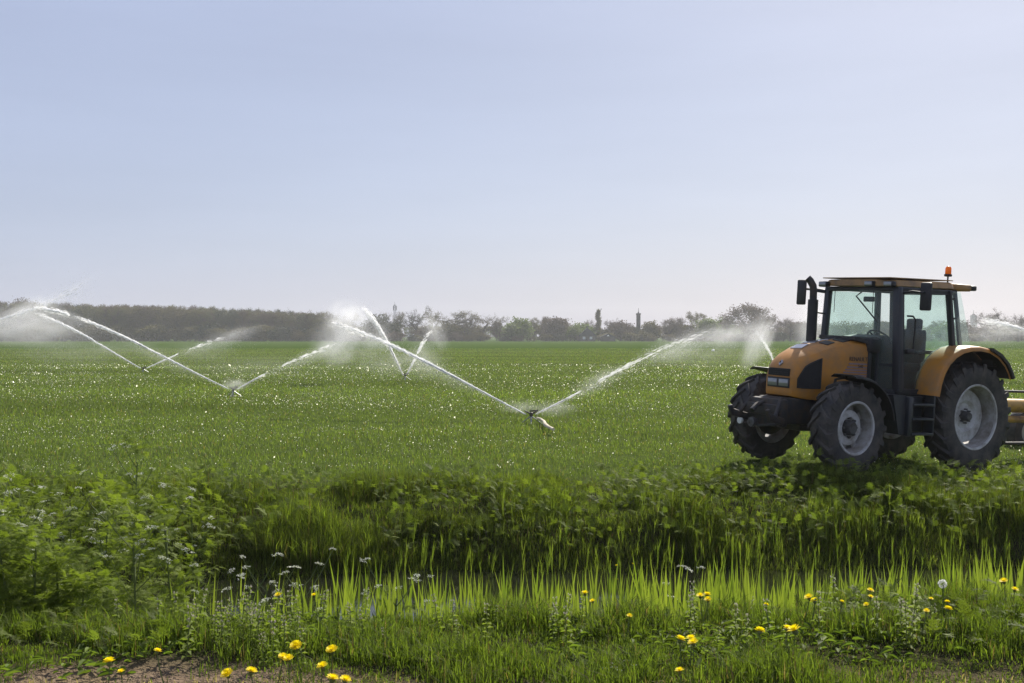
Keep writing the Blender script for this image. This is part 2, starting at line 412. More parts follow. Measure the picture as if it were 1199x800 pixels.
def make_wheel(R, w_, r, disc_r, disc_in, nl, side, loc, outer_y, bolts, hr_, br_, steer=0.):
    """axis along local y; +y side faces outwards (side=+1 left)"""
    wh = empty('wheel', loc, parent=tr); wh.rotation_euler = (0, 0, steer)
    h = w_ / 2; t = MB()
    Rb = R - .045
    prof = [(-h * .62, r), (-h * .86, r + .02), (-h * 1.0, (r + Rb) / 2 - .02), (-h * .97, Rb - .08), (-h * .86, Rb - .02), (-h * .5, Rb + .004), (0, Rb + .008),
            (h * .5, Rb + .004), (h * .86, Rb - .02), (h * .97, Rb - .08), (h * 1.0, (r + Rb) / 2 - .02), (h * .86, r + .02), (h * .62, r)]
    t.lathe(prof, 64, closed=True)
    for k in range(nl):                               # tread lugs, chevron
        for sd_ in (-1, 1):
            a0 = 2 * math.pi * (k + (.5 if sd_ > 0 else 0)) / nl; da = .62 * 2 * math.pi / nl * 1.35
            sec = []
            for q, (yy, aa) in enumerate(((-.04 * h, da), (.5 * h, da * .45), (.90 * h, 0), (1.02 * h, -.06 * da))):
                top = R if q < 2 else (R - .012 if q == 2 else R - .075)
                bot = Rb - .01 if q < 3 else R - .16
                th = .030 + .010 * q
                for (rr, dd) in ((bot, -th), (top, -th * .7), (top, th * .7), (bot, th)):
                    a = a0 + aa + dd / R
                    sec.append((rr * math.cos(a), sd_ * yy, rr * math.sin(a)))
            Fc = []
            for q in range(3):
                for e in range(3): Fc.append((q * 4 + e, q * 4 + e + 1, q * 4 + 5 + e, q * 4 + 4 + e))
            Fc += [(0, 1, 2, 3), (12, 13, 14, 15)]
            t.add(sec, Fc)
    t.build('tyre', M['tyre'], wh, 30)
    o = side * outer_y
    rm = MB()
    e = side
    prof = [(o, r + .022), (o + e * .012, r + .012), (o + e * .006, r - .008), (o - e * .03, r - .02), (o - e * .06, r - .045), (o - e * .22, r - .055),
            (o - e * (w_ - .05), r - .03), (o - e * (w_ - .03), r + .02), (o - e * (w_ - .05), r + .03), (o - e * .2, r - .03), (o - e * .03, r + .004)]
    rm.lathe(prof, 48, closed=True)
    rm.build('rim', M['barrel'], wh, 40)
    MB().lathe([(o, r + .024), (o + e * .016, r + .012), (o + e * .010, r - .012), (o - e * .02, r - .016), (o - e * .02, r + .02)], 48, closed=True).build('rim_edge', M['rim'], wh, 40)
    dc = MB(); y0 = o - e * disc_in
    dc.lathe([(y0 - e * .03, disc_r + .005), (y0, disc_r), (y0 + e * .006, disc_r * .93), (y0 + e * .012, disc_r * .6), (y0 - e * .03, disc_r * .48), (y0 - e * .04, disc_r * .3)], 40)
    lg = MB()
    for k in range(8):                                 # lugs that tie the disc to the rim
        a = 2 * math.pi * k / 8 + .2; c, s_ = math.cos(a), math.sin(a)
        lg.beam((disc_r * .9 * c, y0 - e * .035, disc_r * .9 * s_), ((r - .05) * c, y0 - e * .035, (r - .05) * s_), .10, .018, ref=(0, 1, 0))
    tag(lg.build('rim_lugs', M['barrel'], wh, 40), kind='stuff')
    dc.build('wheel_disc', M['rim'], wh, 40)
    hb = MB(); hb.lathe([(y0 - e * .05, hr_ * 1.15), (y0 + e * .02, hr_ * 1.05), (y0 + e * .06, hr_), (y0 + e * .085, hr_ * .8), (y0 + e * .09, hr_ * .4)], 24)
    for k in range(bolts):
        a = 2 * math.pi * k / bolts; c, s_ = math.cos(a) * br_, math.sin(a) * br_
        hb.lathe([(y0 - e * .02, hr_ * .19), (y0 + e * .035, hr_ * .19)], 6, (c, 0, s_))
    hb.build('hub', M['hub'], wh, 35)
    return wh

for sd_ in (1, -1):
    make_wheel(.835, .44, .485, .40, .19, 20, sd_, (0, sd_ * .80, .82), .18, 8, .07, .105)
    make_wheel(.655, .36, .365, .25, .13, 17, sd_, (WB, sd_ * .82, .64), .15, 8, .10, .135, .04)

# hood: lofted sections (x, half width, top, bottom)
HS = [(1.78, .400, 1.885, 1.02), (2.10, .398, 1.855, 1.00), (2.42, .392, 1.805, .985), (2.68, .376, 1.735, .98), (2.90, .340, 1.640, .99), (3.03, .312, 1.555, 1.005), (3.10, .288, 1.485, 1.015), (3.145, .262, 1.430, 1.03), (3.155, .235, 1.395, 1.05)]
def hsec(x, wd, zt, zb):
    h = [(0, zt + .022), (wd * .45, zt + .014), (wd * .74, zt - .008), (wd * .90, zt - .042), (wd * .975, zt - .10), (wd, zt - .19), (wd, zb + .05), (wd * .96, zb)]
    return [(x, y, z) for (y, z) in h[::-1]] + [(x, -y, z) for (y, z) in h[1:]]
hb = MB(); secs = [hsec(*q) for q in HS]; k = len(secs[0]); V = [p for s_ in secs for p in s_]; Fc = []
for i in range(len(secs) - 1):
    for j in range(k - 1): Fc.append((i * k + j, i * k + j + 1, (i + 1) * k + j + 1, (i + 1) * k + j))
    Fc.append((i * k + k - 1, i * k, (i + 1) * k, (i + 1) * k + k - 1))
Fc.append(tuple(range(k))); Fc.append(tuple((len(secs) - 1) * k + j for j in range(k))); hb.add(V, Fc)
hood = hb.build('hood', M['yellow'], tr, 32)
hxs = [q[0] for q in HS]
def hw(x): return float(np.interp(x, hxs, [q[1] for q in HS]))
def htop(x): return float(np.interp(x, hxs, [q[2] for q in HS]))
def side_patch(outline, off, sgn, rows=8):
    """patch on the hood side between x0..x1 with z limits as functions"""
    m_ = MB(); V = []; Fc = []
    xs_ = np.linspace(outline[0], outline[1], 9)
    for x in xs_:
        lo, hi = outline[2](x), outline[3](x)
        for r_ in range(rows): V.append((x, sgn * (hw(x) + off), lo + (hi - lo) * r_ / (rows - 1)))
    n0 = len(V)
    V += [(x, y - sgn * (off + .02), z) for (x, y, z) in V[:n0]]
    R_ = rows; C_ = len(xs_)
    for i in range(C_ - 1):
        for j in range(R_ - 1):
            Fc.append((i * R_ + j, (i + 1) * R_ + j, (i + 1) * R_ + j + 1, i * R_ + j + 1))
    rim_ = [i * R_ for i in range(C_)] + [(C_ - 1) * R_ + j for j in range(1, R_)] + [i * R_ + R_ - 1 for i in range(C_ - 2, -1, -1)] + [j for j in range(R_ - 2, 0, -1)]
    for a, b in zip(rim_, rim_[1:] + rim_[:1]): Fc.append((a, b, n0 + b, n0 + a))
    return m_.add(V, Fc)
zhi = lambda x: min(htop(x) - .135, 1.62 - 2.3 * max(0, x - 2.80) ** 1.5)
for sg in (1, -1):
    gr = side_patch((2.70, 3.08, lambda x: 1.15 + .02 * abs(x - 2.9), zhi), .006, sg).build('side_grille', M['grille'], hood)
    ed = MB(); op = [(x, sg * (hw(x) + .006), 1.15 + .02 * abs(x - 2.9)) for x in np.linspace(2.70, 3.08, 6)]
    tp = [(x, sg * (hw(x) + .006), zhi(x)) for x in np.linspace(3.08, 2.70, 8)]
    ed.tube(op + tp + [op[0]], .009, 5); ed.build('grille_trim', M['black'], gr)
fr_ = MB().box((3.135, -.215, 1.305), (3.166, .215, 1.415), .012).build('front_grille', M['grille'], hood)
for zz in (1.33, 1.36, 1.39): MB().box((3.160, -.20, zz - .004), (3.172, .20, zz + .004)).build('grille_bar', M['black'], fr_)
lp = MB().box((3.135, -.225, 1.135), (3.164, .225, 1.285), .012).build('lamp_panel', M['black'], hood)
for yy in (-.115, .105):
    h_ = MB().box((3.158, yy - .092, 1.160), (3.172, yy + .092, 1.262), .01); h_.build('headlight', M['lamp'], lp)
tr_ = MB().box((3.12, -.25, 1.290), (3.166, .25, 1.300), .003).build('grille_divider', M['yellow'], hood)
bdg = MB()                                             # diamond badge
bo = Vector((3.128, 0, 1.492)); nz = Vector((.82, 0, .57)); uz = Vector((-.57, 0, .82)); uy = Vector((0, 1, 0))
o4 = [uz * .052, uy * .034, -uz * .052, -uy * .034]
V = [bo + p + nz * .012 for p in o4] + [bo + p * .55 + nz * .02 for p in o4] + [bo + p - nz * .02 for p in o4]
bdg.add(V, [(i, (i + 1) % 4, 4 + (i + 1) % 4, 4 + i) for i in range(4)] + [(i, (i + 1) % 4, 8 + (i + 1) % 4, 8 + i) for i in range(4)] + [(8, 9, 10, 11)])
bdg.build('badge', M['silver'], hood, None)
# glossy vent plates on the hood; pale ones have sky reflection in their colour
for (x0, x1, y0, y1) in ((2.02, 2.20, -.26, -.03), (2.33, 2.50, -.25, .0), (2.62, 2.78, -.22, .02), (2.02, 2.20, .05, .26), (2.33, 2.50, .07, .25)):
    q = MB(); P = [(x0, y0), (x1, y0 + .03), (x1, y1 + .03), (x0, y1)]
    zz = lambda x, y: htop(x) + .022 - .010 * (abs(y) / .17) ** 2 + .005
    q.slab([(x, y, zz(x, y)) for (x, y) in P], (0, 0, .010)); q.build('vent_plate', M['silver'] if y1 < .03 else M['black'], hood, None)
# lettering and stripes on the left side
def text_mesh(txt, size, mat, name, parent, mtx):
    cu = bpy.data.curves.new('t', 'FONT'); cu.body = txt; cu.size = size; cu.extrude = .002
    o = bpy.data.objects.new('t', cu); COL.objects.link(o)
    bpy.context.view_layer.update()
    me = bpy.data.meshes.new_from_object(o.evaluated_get(bpy.context.evaluated_depsgraph_get()))
    bpy.data.objects.remove(o); me.materials.clear(); me.materials.append(mat); me.name = name
    ob = link(name, me, parent); ob.matrix_local = mtx; return ob
def side_mtx(x, y, z): return Matrix(((-1, 0, 0, x), (0, 0, 1, y), (0, 1, 0, z), (0, 0, 0, 1)))
text_mesh('RENAULT', .088, M['letters'], 'lettering', hood, side_mtx(2.17, .404, 1.575))
for i, zz in enumerate((1.535, 1.485, 1.445, 1.405, 1.365)):
    MB().box((1.79, .398, zz - .012), (2.17 + .035 * i, .4045, zz + .008)).build('stripe', M['stripe'], hood, None)
text_mesh('540', .07, M['letters'], 'lettering', hood, side_mtx(1.98, .406, 1.475))
# cowl between hood and windscreen
cw = MB(); cw.slab([(1.80, -.42, 1.84), (2.02, -.36, 1.885), (2.02, .36, 1.885), (1.80, .42, 1.84)], (0, 0, .05))
cw.box((1.56, -.46, 1.70), (1.80, .46, 1.925), .05); cw.box((1.70, -.415, 1.0), (1.785, .415, 1.87), .02)
cw.build('cowl', M['black'], tr)
# engine and chassis
ch = MB(); ch.box((.9, -.22, .52), (2.9, .22, 1.02), .04); ch.box((-.25, -.26, .52), (1.0, .26, 1.15), .05)
ch.box((2.7, -.30, .62), (3.28, .30, 1.0), .04); ch.box((1.85, -.32, .95), (2.75, .32, 1.3), .05)
ch.tube([(0, -.62, .82), (0, .62, .82)], .17, 14); ch.build('chassis', M['steel'], tr)
ax = MB(); ax.beam((WB, -.62, .60), (WB, .62, .60), .20, .17, bev=.03)
for sg in (1, -1): ax.lathe([(sg * .55, .10), (sg * .60, .17), (sg * .66, .25), (sg * .72, .27), (sg * .74, .12)], 20, (WB, 0, .64))
ax.tube([(WB - .18, -.6, .62), (WB - .18, .6, .62)], .025, 8); ax.build('front_axle', M['steel'], tr)
# front three-point linkage
fl = MB(); fl.box((3.26, -.34, .58), (3.42, .34, .98), .03); fl.box((3.40, -.30, .74), (3.48, .30, .90), .02)
fl.build('front_weight_carrier', M['steel'], tr)
for sg in (1, -1):
    a = MB(); a.beam((3.34, sg * .33, .66), (3.66, sg * .38, .74), .05, .10, bev=.012); a.beam((3.65, sg * .38, .69), (3.71, sg * .385, .84), .06, .06, bev=.01)
    arm = a.build('front_link_arm', M['steel'], tr)
    MB().tube([(3.55, sg * .37, .72), (3.36, sg * .28, 1.00)], .032, 8).build('lift_ram', M['steel'], arm)
MB().tube([(3.40, 0, .92), (3.55, .0, .88), (3.66, .02, .80)], .038, 10).build('front_top_link', M['steel'], tr)
MB().tube([(3.42, -.28, .62), (3.50, .0, .58), (3.42, .28, .62)], .02, 6).build('front_hose', M['black'], tr)
pt = MB(); pt.lathe([(3.40, .03), (3.50, .075), (3.54, .07), (3.545, .03)], 16, (0, -.12, .62), 'x'); pt.build('front_drive_cover', M['hub'], tr)
MB().lathe([(3.46, .005), (3.50, .045), (3.535, .05), (3.54, .02)], 14, (0, -.36, .62), 'x').build('front_marker', M['white_paint'], tr)
# front mudguards
for sg in (1, -1):
    f_ = MB(); V = []; Fc = []; n_ = 12
    for q in range(n_ + 1):
        a = math.radians(78 + 92 * q / n_) ; rr = .735 + (.02 if q < 2 else 0)
        x, z = WB + rr * math.cos(a), .64 + rr * math.sin(a)
        if q == 0: z += .012
        for (yy, dz) in ((.60, -.035), (.66, .0), (1.0, .0), (1.06, -.03)):
            rx = (rr + dz) / rr; V.append((WB + (x - WB) * rx, sg * yy, .64 + (z - .64) * rx))
    m0 = len(V)
    for (x, y, z) in V[:m0]: V.append((WB + (x - WB) * .975, y, .64 + (z - .64) * .975))
    for q in range(n_):
        for e in range(3):
            i = q * 4 + e
            Fc.append((i, i + 1, i + 5, i + 4)); Fc.append((m0 + i, m0 + i + 4, m0 + i + 5, m0 + i + 1))
        for e in (0, 3):
            i = q * 4 + e; Fc.append((i, i + 4, m0 + i + 4, m0 + i))
    for q in (0, n_):
        for e in range(3): i = q * 4 + e; Fc.append((i, i + 1, m0 + i + 1, m0 + i))
    f_.add(V, Fc); gd = f_.build('front_mudguard', M['black'], tr)
    MB().tube([(WB, sg * .42, .80), (WB - .05, sg * .50, 1.30), (WB - .05, sg * .70, 1.345)], .022, 6).build('mudguard_bracket', M['steel'], gd)
# exhaust
ex = MB(); ex.tube([(1.98, -.56, 1.75), (1.985, -.56, 2.47)], .078, 16); exo = ex.build('exhaust', M['black'], tr)
MB().tube([(1.985, -.56, 2.45), (1.99, -.56, 2.60), (2.0, -.565, 2.68), (2.03, -.60, 2.76), (2.06, -.63, 2.80)], [.056, .056, .056, .056, .054], 14, False).build('exhaust_tip', M['steel'], exo)
MB().tube([(1.62, -.66, 2.27), (1.84, -.60, 2.28), (1.90, -.58, 2.24), (1.90, -.575, 1.80)], .014, 8).build('grab_rail', M['black'], tr)

# cab ------------------------------------------------------------
cab = MB(); AL = lambda z: 1.47 + (z - 1.2) / 1.48 * .07
# pillars: bottom (x, y) -> top
def pil(a, b, w1=.085, h1=.085, name='cab_pillar'):
    return MB().beam(a, b, w1, h1, ref=(1, 0, 0), bev=.02).build(name, M['frame'], tr)
pil((1.49, .735, 1.16), (1.545, .675, 2.70), .13, .10); pil((1.56, -.725, 1.16), (1.545, -.665, 2.70), .10, .09)
pil((.30, .725, 1.80), (.42, .675, 2.72), .085, .08); pil((.30, -.725, 1.10), (.42, -.675, 2.72), .085, .085)
pil((.02, .66, 1.75), (.18, .60, 2.74), .06, .06); pil((.02, -.66, 1.30), (.18, -.60, 2.74), .06, .06)
MB().beam((1.545, -.66, 2.665), (1.545, .66, 2.665), .09, .07, bev=.015).build('cab_beam', M['frame'], tr)
MB().beam((.18, -.60, 2.69), (.18, .60, 2.69), .06, .06, bev=.015).build('cab_beam', M['frame'], tr)
for sg in (1, -1):
    MB().beam((1.54, sg * .672, 2.675), (.40, sg * .672, 2.70), .06, .06, bev=.015).build('cab_beam', M['frame'], tr)
    MB().beam((1.50, sg * .72, 1.16), (.95, sg * .72, 1.155), .06, .07, bev=.015).build('cab_beam', M['frame'], tr)
    MB().beam((.40, sg * .67, 2.70), (.16, sg * .60, 2.70), .05, .05, bev=.01).build('cab_beam', M['frame'], tr)
MB().beam((1.52, -.72, 1.15), (1.52, .72, 1.15), .07, .07, bev=.015).build('cab_beam', M['frame'], tr)
MB().beam((1.545, .40, 1.545), (1.51, .70, 1.545), .03, .045).build('cab_beam', M['frame'], tr)
MB().beam((1.60, .42, 1.16), (1.60, .42, 1.86), .03, .05).build('cab_beam', M['frame'], tr)
MB().beam((.02, -.66, 1.76), (.02, .66, 1.76), .06, .06, bev=.01).build('cab_beam', M['frame'], tr)
fl = MB(); fl.box((.10, -.68, 1.05), (1.50, .68, 1.14), .02); fl.box((-.02, -.62, 1.14), (.42, .62, 1.60), .04)
fl.build('cab_floor', M['black'], tr)
rf = MB(); rp = [(1.66, -.60), (1.70, -.40), (1.72, 0), (1.70, .40), (1.66, .60), (1.58, .70), (.42, .74), (.30, .68), (.26, .45), (.26, -.45), (.30, -.68), (.42, -.74), (1.58, -.70)]
bm = bmesh.new(); lo = [bm.verts.new((x, y, 2.71 + (1.6 - x) * .03)) for (x, y) in rp]; hi = [bm.verts.new((x * .985 + .012, y * .95, 2.805 + (1.6 - x) * .03)) for (x, y) in rp]
n_ = len(rp)
bm.faces.new(lo[::-1]); bm.faces.new(hi)
for i in range(n_): bm.faces.new((lo[i], lo[(i + 1) % n_], hi[(i + 1) % n_], hi[i]))
bmesh.ops.bevel(bm, geom=[e for e in bm.edges if all(v in hi for v in e.verts)], offset=.03, segments=3, affect='EDGES', profile=.5)
rf.bm(bm); roof = rf.build('roof', M['roof_paint'], tr, 40)
MB().box((-.16, -.30, 2.735), (.27, .66, 2.838), .03).build('roof_rear_housing', M['roof_paint'], roof)
MB().slab([(1.70, -.66, 2.818), (.36, -.70, 2.862), (.36, .70, 2.862), (1.70, .66, 2.818)], (0, 0, .014)).build('roof_top_sheet', M['roof_paint'], roof, None)
for (x, y, z) in ((1.70, -.62, 2.73), (1.71, .30, 2.735), (1.66, .62, 2.735)):
    wl = MB().box((x - .05, y - .085, z - .045), (x + .05, y + .085, z + .04), .02).build('work_lamp', M['black'], roof)
    MB().box((x + .045, y - .07, z - .032), (x + .056, y + .07, z + .03), .004).build('lamp_glass', M['lamp'], wl)
for yy in (.60, -.20):
    MB().box((-.26, yy - .07, 2.75), (-.14, yy + .07, 2.83), .02).build('rear_work_lamp', M['black'], roof)
bc = MB(); bc.tube([(.43, .66, 2.80), (.43, .66, 2.94)], .012, 8); bc.lathe([(2.925, .02), (2.93, .055), (2.955, .06), (2.965, .052)], 16, (.43, .66, 0), 'z')
bco = bc.build('beacon', M['black'], tr)
MB().lathe([(2.962, .042), (2.97, .046), (3.05, .045), (3.075, .036), (3.085, .015)], 18, (.43, .66, 0), 'z').build('beacon_lens', M['orange'], bco, 60)
# glass panes
def pane(poly, off, name='window_pane'):
    return MB().slab(poly, off).build(name, M['glass'], tr, None)
pane([(1.515, .68, 1.19), (1.555, .64, 2.64), (1.60, .30, 2.65), (1.61, 0, 2.65), (1.60, -.30, 2.65), (1.555, -.63, 2.64), (1.565, -.69, 1.19), (1.625, -.3, 1.19), (1.64, 0, 1.19), (1.60, .3, 1.19)], (-.006, 0, 0), 'windscreen')
dr = pane([(1.42, .735, 1.20), (1.47, .68, 2.63), (.46, .68, 2.66), (.36, .722, 1.86), (.62, .728, 1.72), (.86, .732, 1.46), (.96, .735, 1.20)], (0, -.006, 0), 'door')
DF = MB()
for a, b in (((1.40, .745, 1.20), (1.45, .69, 2.64)), ((.96, .745, 1.20), (.86, .742, 1.46)), ((.86, .742, 1.46), (.62, .738, 1.72)), ((.62, .738, 1.72), (.36, .732, 1.86)), ((1.40, .745, 1.19), (.95, .745, 1.19)), ((1.44, .69, 2.635), (.46, .69, 2.66))):
    DF.beam(a, b, .03, .035, ref=(0, 1, 0))
DF.build('door_frame', M['frame'], dr)
MB().tube([(1.40, .75, 2.28), (1.33, .80, 2.28), (1.27, .80, 2.23), (1.27, .79, 1.80)], .014, 8).build('door_handle_rail', M['black'], dr)
MB().box((1.24, .74, 1.72), (1.40, .80, 1.80), .015).build('door_latch', M['black'], dr)
pane([(1.47, -.735, 1.20), (1.50, -.68, 2.63), (.46, -.68, 2.66), (.36, -.728, 1.30)], (0, .006, 0))
pane([(.02, -.60, 1.80), (.02, .60, 1.80), (.16, .56, 2.66), (.16, -.56, 2.66)], (.006, 0, 0), 'rear_window')
qp = pane([(.335, .775, 1.80), (.415, .72, 2.70), (.255, .77, 2.70), (.04, .84, 1.90)], (0, -.006, 0), 'quarter_window')
MB().beam((.345, .77, 1.80), (.425, .715, 2.70), .035, .05, ref=(1, 0, 0)).build('quarter_window_post', M['black'], qp)
for t_ in (.15, .55, .88):
    MB().lathe([(0, .016), (.02, .016)], 10, (.345 + .05 * t_ - .02, .765 - .04 * t_, 1.80 + .9 * t_)).build('window_hinge', M['black'], qp)
# interior
st = MB(); st.box((.35, -.24, 1.45), (.82, .24, 1.58), .05); st.box((.28, -.24, 1.52), (.42, .24, 2.12), .06); st.box((.40, -.18, 1.14), (.74, .18, 1.46), .03)
seat = st.build('seat', M['seat'], tr)
MB().box((.45, .26, 1.72), (.80, .33, 1.78), .02).build('armrest', M['seat'], seat); MB().box((.27, -.14, 2.10), (.36, .14, 2.28), .04).build('headrest', M['seat'], seat)
ds = MB(); ds.slab([(1.50, -.30, 1.14), (1.16, -.18, 1.14), (1.20, -.18, 1.72), (1.34, -.26, 1.98), (1.52, -.34, 1.94)], (0, .62, 0)); ds.build('dashboard', M['black'], tr)
sc_ = Vector((1.08, 0, 1.92)); an = Vector((-.62, 0, .78)).normalized(); u1 = Vector((0, 1, 0)); u2 = an.cross(u1)
sw = MB(); ring = [sc_ + (u1 * math.cos(a) + u2 * math.sin(a)) * .205 for a in np.linspace(0, 2 * math.pi, 29)]; sw.tube(ring, .015, 6, False)
for a in (0, 2.1, 4.2): sw.tube([sc_ - an * .04, sc_ + (u1 * math.cos(a) + u2 * math.sin(a)) * .2], .012, 6)
sw.tube([sc_, sc_ - an * .35], .035, 8); sw.build('steering_wheel', M['black'], tr)
MB().box((.55, -.55, 1.14), (1.15, -.30, 1.75), .04).build('side_console', M['black'], tr)
MB().tube([(1.60, .05, 2.62), (1.64, -.02, 2.55), (1.66, .42, 2.18)], .011, 6).build('wiper', M['black'], tr)
for (yy, zz) in ((-.50, 2.30), (.26, 2.30)): MB().tube([(1.585, yy, 2.64), (1.585, yy, zz)], .005, 5).build('aerial_wire', M['black'], tr)
MB().box((1.36, -.10, 2.48), (1.40, .10, 2.56), .015).build('interior_mirror', M['black'], tr)
# mirrors
ml = MB().box((1.36, .96, 2.365), (1.41, 1.15, 2.775), .035).build('mirror', M['black'], tr)
MB().tube([(1.50, .70, 2.60), (1.45, .86, 2.64), (1.42, 1.05, 2.62)], .016, 8).build('mirror_arm', M['black'], ml)
mr = MB().box((1.66, -1.20, 2.40), (1.71, -1.02, 2.80), .035).build('mirror', M['black'], tr)
ma = MB(); ma.tube([(1.56, -.66, 2.62), (1.66, -1.10, 2.66)], .018, 8); ma.beam((1.58, -.70, 2.62), (1.62, -.92, 2.645), .05, .06, bev=.01); ma.build('mirror_arm', M['black'], mr)
# rear mudguards
for sg in (1, -1):
    f_ = MB(); V = []; Fc = []; n_ = 18
    prof = [(1.075, 1.135), (1.04, 1.32), (.97, 1.50), (.86, 1.65), (.72, 1.76), (.54, 1.845), (.34, 1.885), (.12, 1.895), (-.10, 1.87), (-.32, 1.79), (-.50, 1.66), (-.60, 1.54), (-.66, 1.44)]
    cen = (.16, .95)
    for (x, z) in prof:
        nrm = Vector((x - cen[0], 0, z - cen[1])).normalized()
        for (yy, d) in ((.70, 0), (.86, .006), (1.05, 0), (1.085, -.015), (1.10, -.05)):
            V.append((x + nrm.x * d, sg * yy, z + nrm.z * d))
    m0 = len(V); K = 5
    for i, (x, y, z) in enumerate(V[:m0]):
        nrm = Vector((x - cen[0], 0, z - cen[1])).normalized(); V.append((x - nrm.x * .022, y, z - nrm.z * .022))
    for q in range(len(prof) - 1):
        for e in range(K - 1):
            i = q * K + e; Fc.append((i, i + 1, i + K + 1, i + K)); Fc.append((m0 + i, m0 + i + K, m0 + i + K + 1, m0 + i + 1))
        for e in (0, K - 1):
            i = q * K + e; Fc.append((i, i + K, m0 + i + K, m0 + i))
    for q in (0, len(prof) - 1):
        for e in range(K - 1): i = q * K + e; Fc.append((i, i + 1, m0 + i + 1, m0 + i))
    f_.add(V, Fc); rfd = f_.build('rear_mudguard', M['yellow'], tr, 45)
    # inner wall of the mudguard
    q = MB(); poly = [(x, sg * .69, z) for (x, z) in prof] + [(-.55, sg * .69, 1.15), (.55, sg * .69, 1.10)]
    q.slab(poly, (0, -sg * .02, 0)); q.build('mudguard_inner_wall', M['black'], rfd, None)
    e_ = MB(); e_.box((-.52, sg * .82 - .11, 1.60), (-.40, sg * .82 + .11, 1.715), .02); e_.build('tail_lamp', M['orange'] if sg > 9 else M['black'], rfd)
    tail = MB()
    V2 = []; 
    for (x, z) in prof[-5:]:
        for (yy, kk) in ((.72, 1.0), (1.14, 1.0), (1.14, .955), (.72, .955)):
            V2.append((cen[0] + (x - cen[0]) * kk * 1.012, sg * yy, cen[1] + (z - cen[1]) * kk * 1.012))
    F2 = [(0, 1, 2, 3), (16, 17, 18, 19)]
    for qq in range(4):
        for e in range(4): F2.append((qq * 4 + e, qq * 4 + (e + 1) % 4, qq * 4 + 4 + (e + 1) % 4, qq * 4 + 4 + e))
    tail.add(V2, F2); tail.build('mudguard_rubber', M['black'], rfd)
# steps, tank
sp = MB(); sp.box((1.40, .80, .53), (1.50, .97, 1.10), .015); sp.box((.92, .80, .53), (.96, .97, 1.15), .012)
for zz in (.54, .76, .97): sp.box((.95, .72, zz), (1.42, .985, zz + .035), .008)
sp.box((.93, .70, .58), (1.46, .74, 1.10), .01)
sp.build('step_ladder', M['frame'], tr)
tk = MB(); tk.slab([(1.78, .45, 1.12), (1.50, .45, 1.12), (1.44, .45, .55), (1.62, .45, .55)], (0, .46, 0)); tk.build('fuel_tank', M['frame'], tr)
MB().box((.98, .40, .60), (1.46, .71, 1.06), .05).build('battery_box', M['black'], tr)
MB().box((.98, -.80, .60), (1.70, -.40, 1.08), .06).build('tool_box', M['black'], tr)
# rear linkage
for sg in (1, -1):
    MB().beam((-.20, sg * .28, .60), (-1.05, sg * .40, .56), .05, .10, bev=.012).build('rear_link_arm', M['steel'], tr)
    MB().tube([(-.15, sg * .30, 1.20), (-.70, sg * .36, .60)], .028, 8).build('lift_rod', M['steel'], tr)
MB().box((-.42, -.30, .70), (-.20, .30, 1.25), .04).build('rear_lift_housing', M['steel'], tr)
MB().tube([(-.40, 0, 1.15), (-1.05, 0, 1.05)], .03, 8).build('rear_top_link', M['steel'], tr)

# ------------------------------------------------------------------ implement behind the tractor (cut by the frame)
im = empty('trailed_implement'); im.matrix_world = TM @ Matrix.Translation((-1.15, .0, 0))
tag(im, 'yellow steel implement with round tubes coupled behind the tractor at right edge', 'implement')
MB().tube([(-.06, .2, .95), (-2.6, .2, .95)], .115, 16).build('main_tube', M['imp_yellow'], im)
MB().tube([(-.06, .2, .725), (-2.4, .2, .725)], .058, 12).build('lower_tube', M['imp_yellow'], im)
MB().tube([(-.06, .25, 1.19), (-2.6, .25, 1.19)], .022, 8).build('upper_rod', M['steel'], im)
MB().tube([(-.06, .25, .33), (-2.6, .25, .33)], .026, 8).build('lower_rod', M['steel'], im)
hs = MB(); hs.beam((0, .2, .28), (0, .2, 1.24), .08, .08, bev=.01); hs.beam((0, -.42, .56), (0, .46, .56), .08, .08, bev=.01); hs.beam((0, -.3, .60), (0, .16, 1.1), .06, .06)
hs.build('headstock', M['steel'], im)
fr2 = MB(); fr2.beam((-2.55, -.8, .5), (-2.55, 1.0, .5), .1, .1, bev=.01); fr2.beam((-2.5, .2, .30), (-2.5, .2, 1.22), .10, .10, bev=.01); fr2.build('rear_frame', M['imp_yellow'], im)
for yy in (-.75, .95):
    wv = empty('wheel', (-2.55, yy, .42), parent=im)
    MB().lathe([(-.10, .20), (-.12, .30), (-.10, .40), (0, .43), (.10, .40), (.12, .30), (.10, .20)], 32, closed=True).build('tyre', M['tyre'], wv)
    MB().lathe([(-.06, .21), (-.02, .18), (.02, .18), (.06, .21)], 24).build('rim', M['rim'], wv)

# ------------------------------------------------------------------ sprinklers and their jets
def spawn_tetra(P, D, size, stretch):
    """small lens-shaped flakes of water at P, stretched along D"""
    N = len(P); D = D / np.maximum(np.linalg.norm(D, axis=1, keepdims=True), 1e-6)
    r1 = rng.normal(size=(N, 3)); u = np.cross(D, r1); u /= np.maximum(np.linalg.norm(u, axis=1, keepdims=True), 1e-6); v_ = np.cross(D, u)
    s = size[:, None]; L = s * stretch
    V = np.stack([P - D * L, P + u * s * .6 + v_ * s * .12, P + D * L, P - u * s * .6 + v_ * s * .12], 1).reshape(-1, 3)
    return V, np.arange(N * 4).reshape(-1, 4)

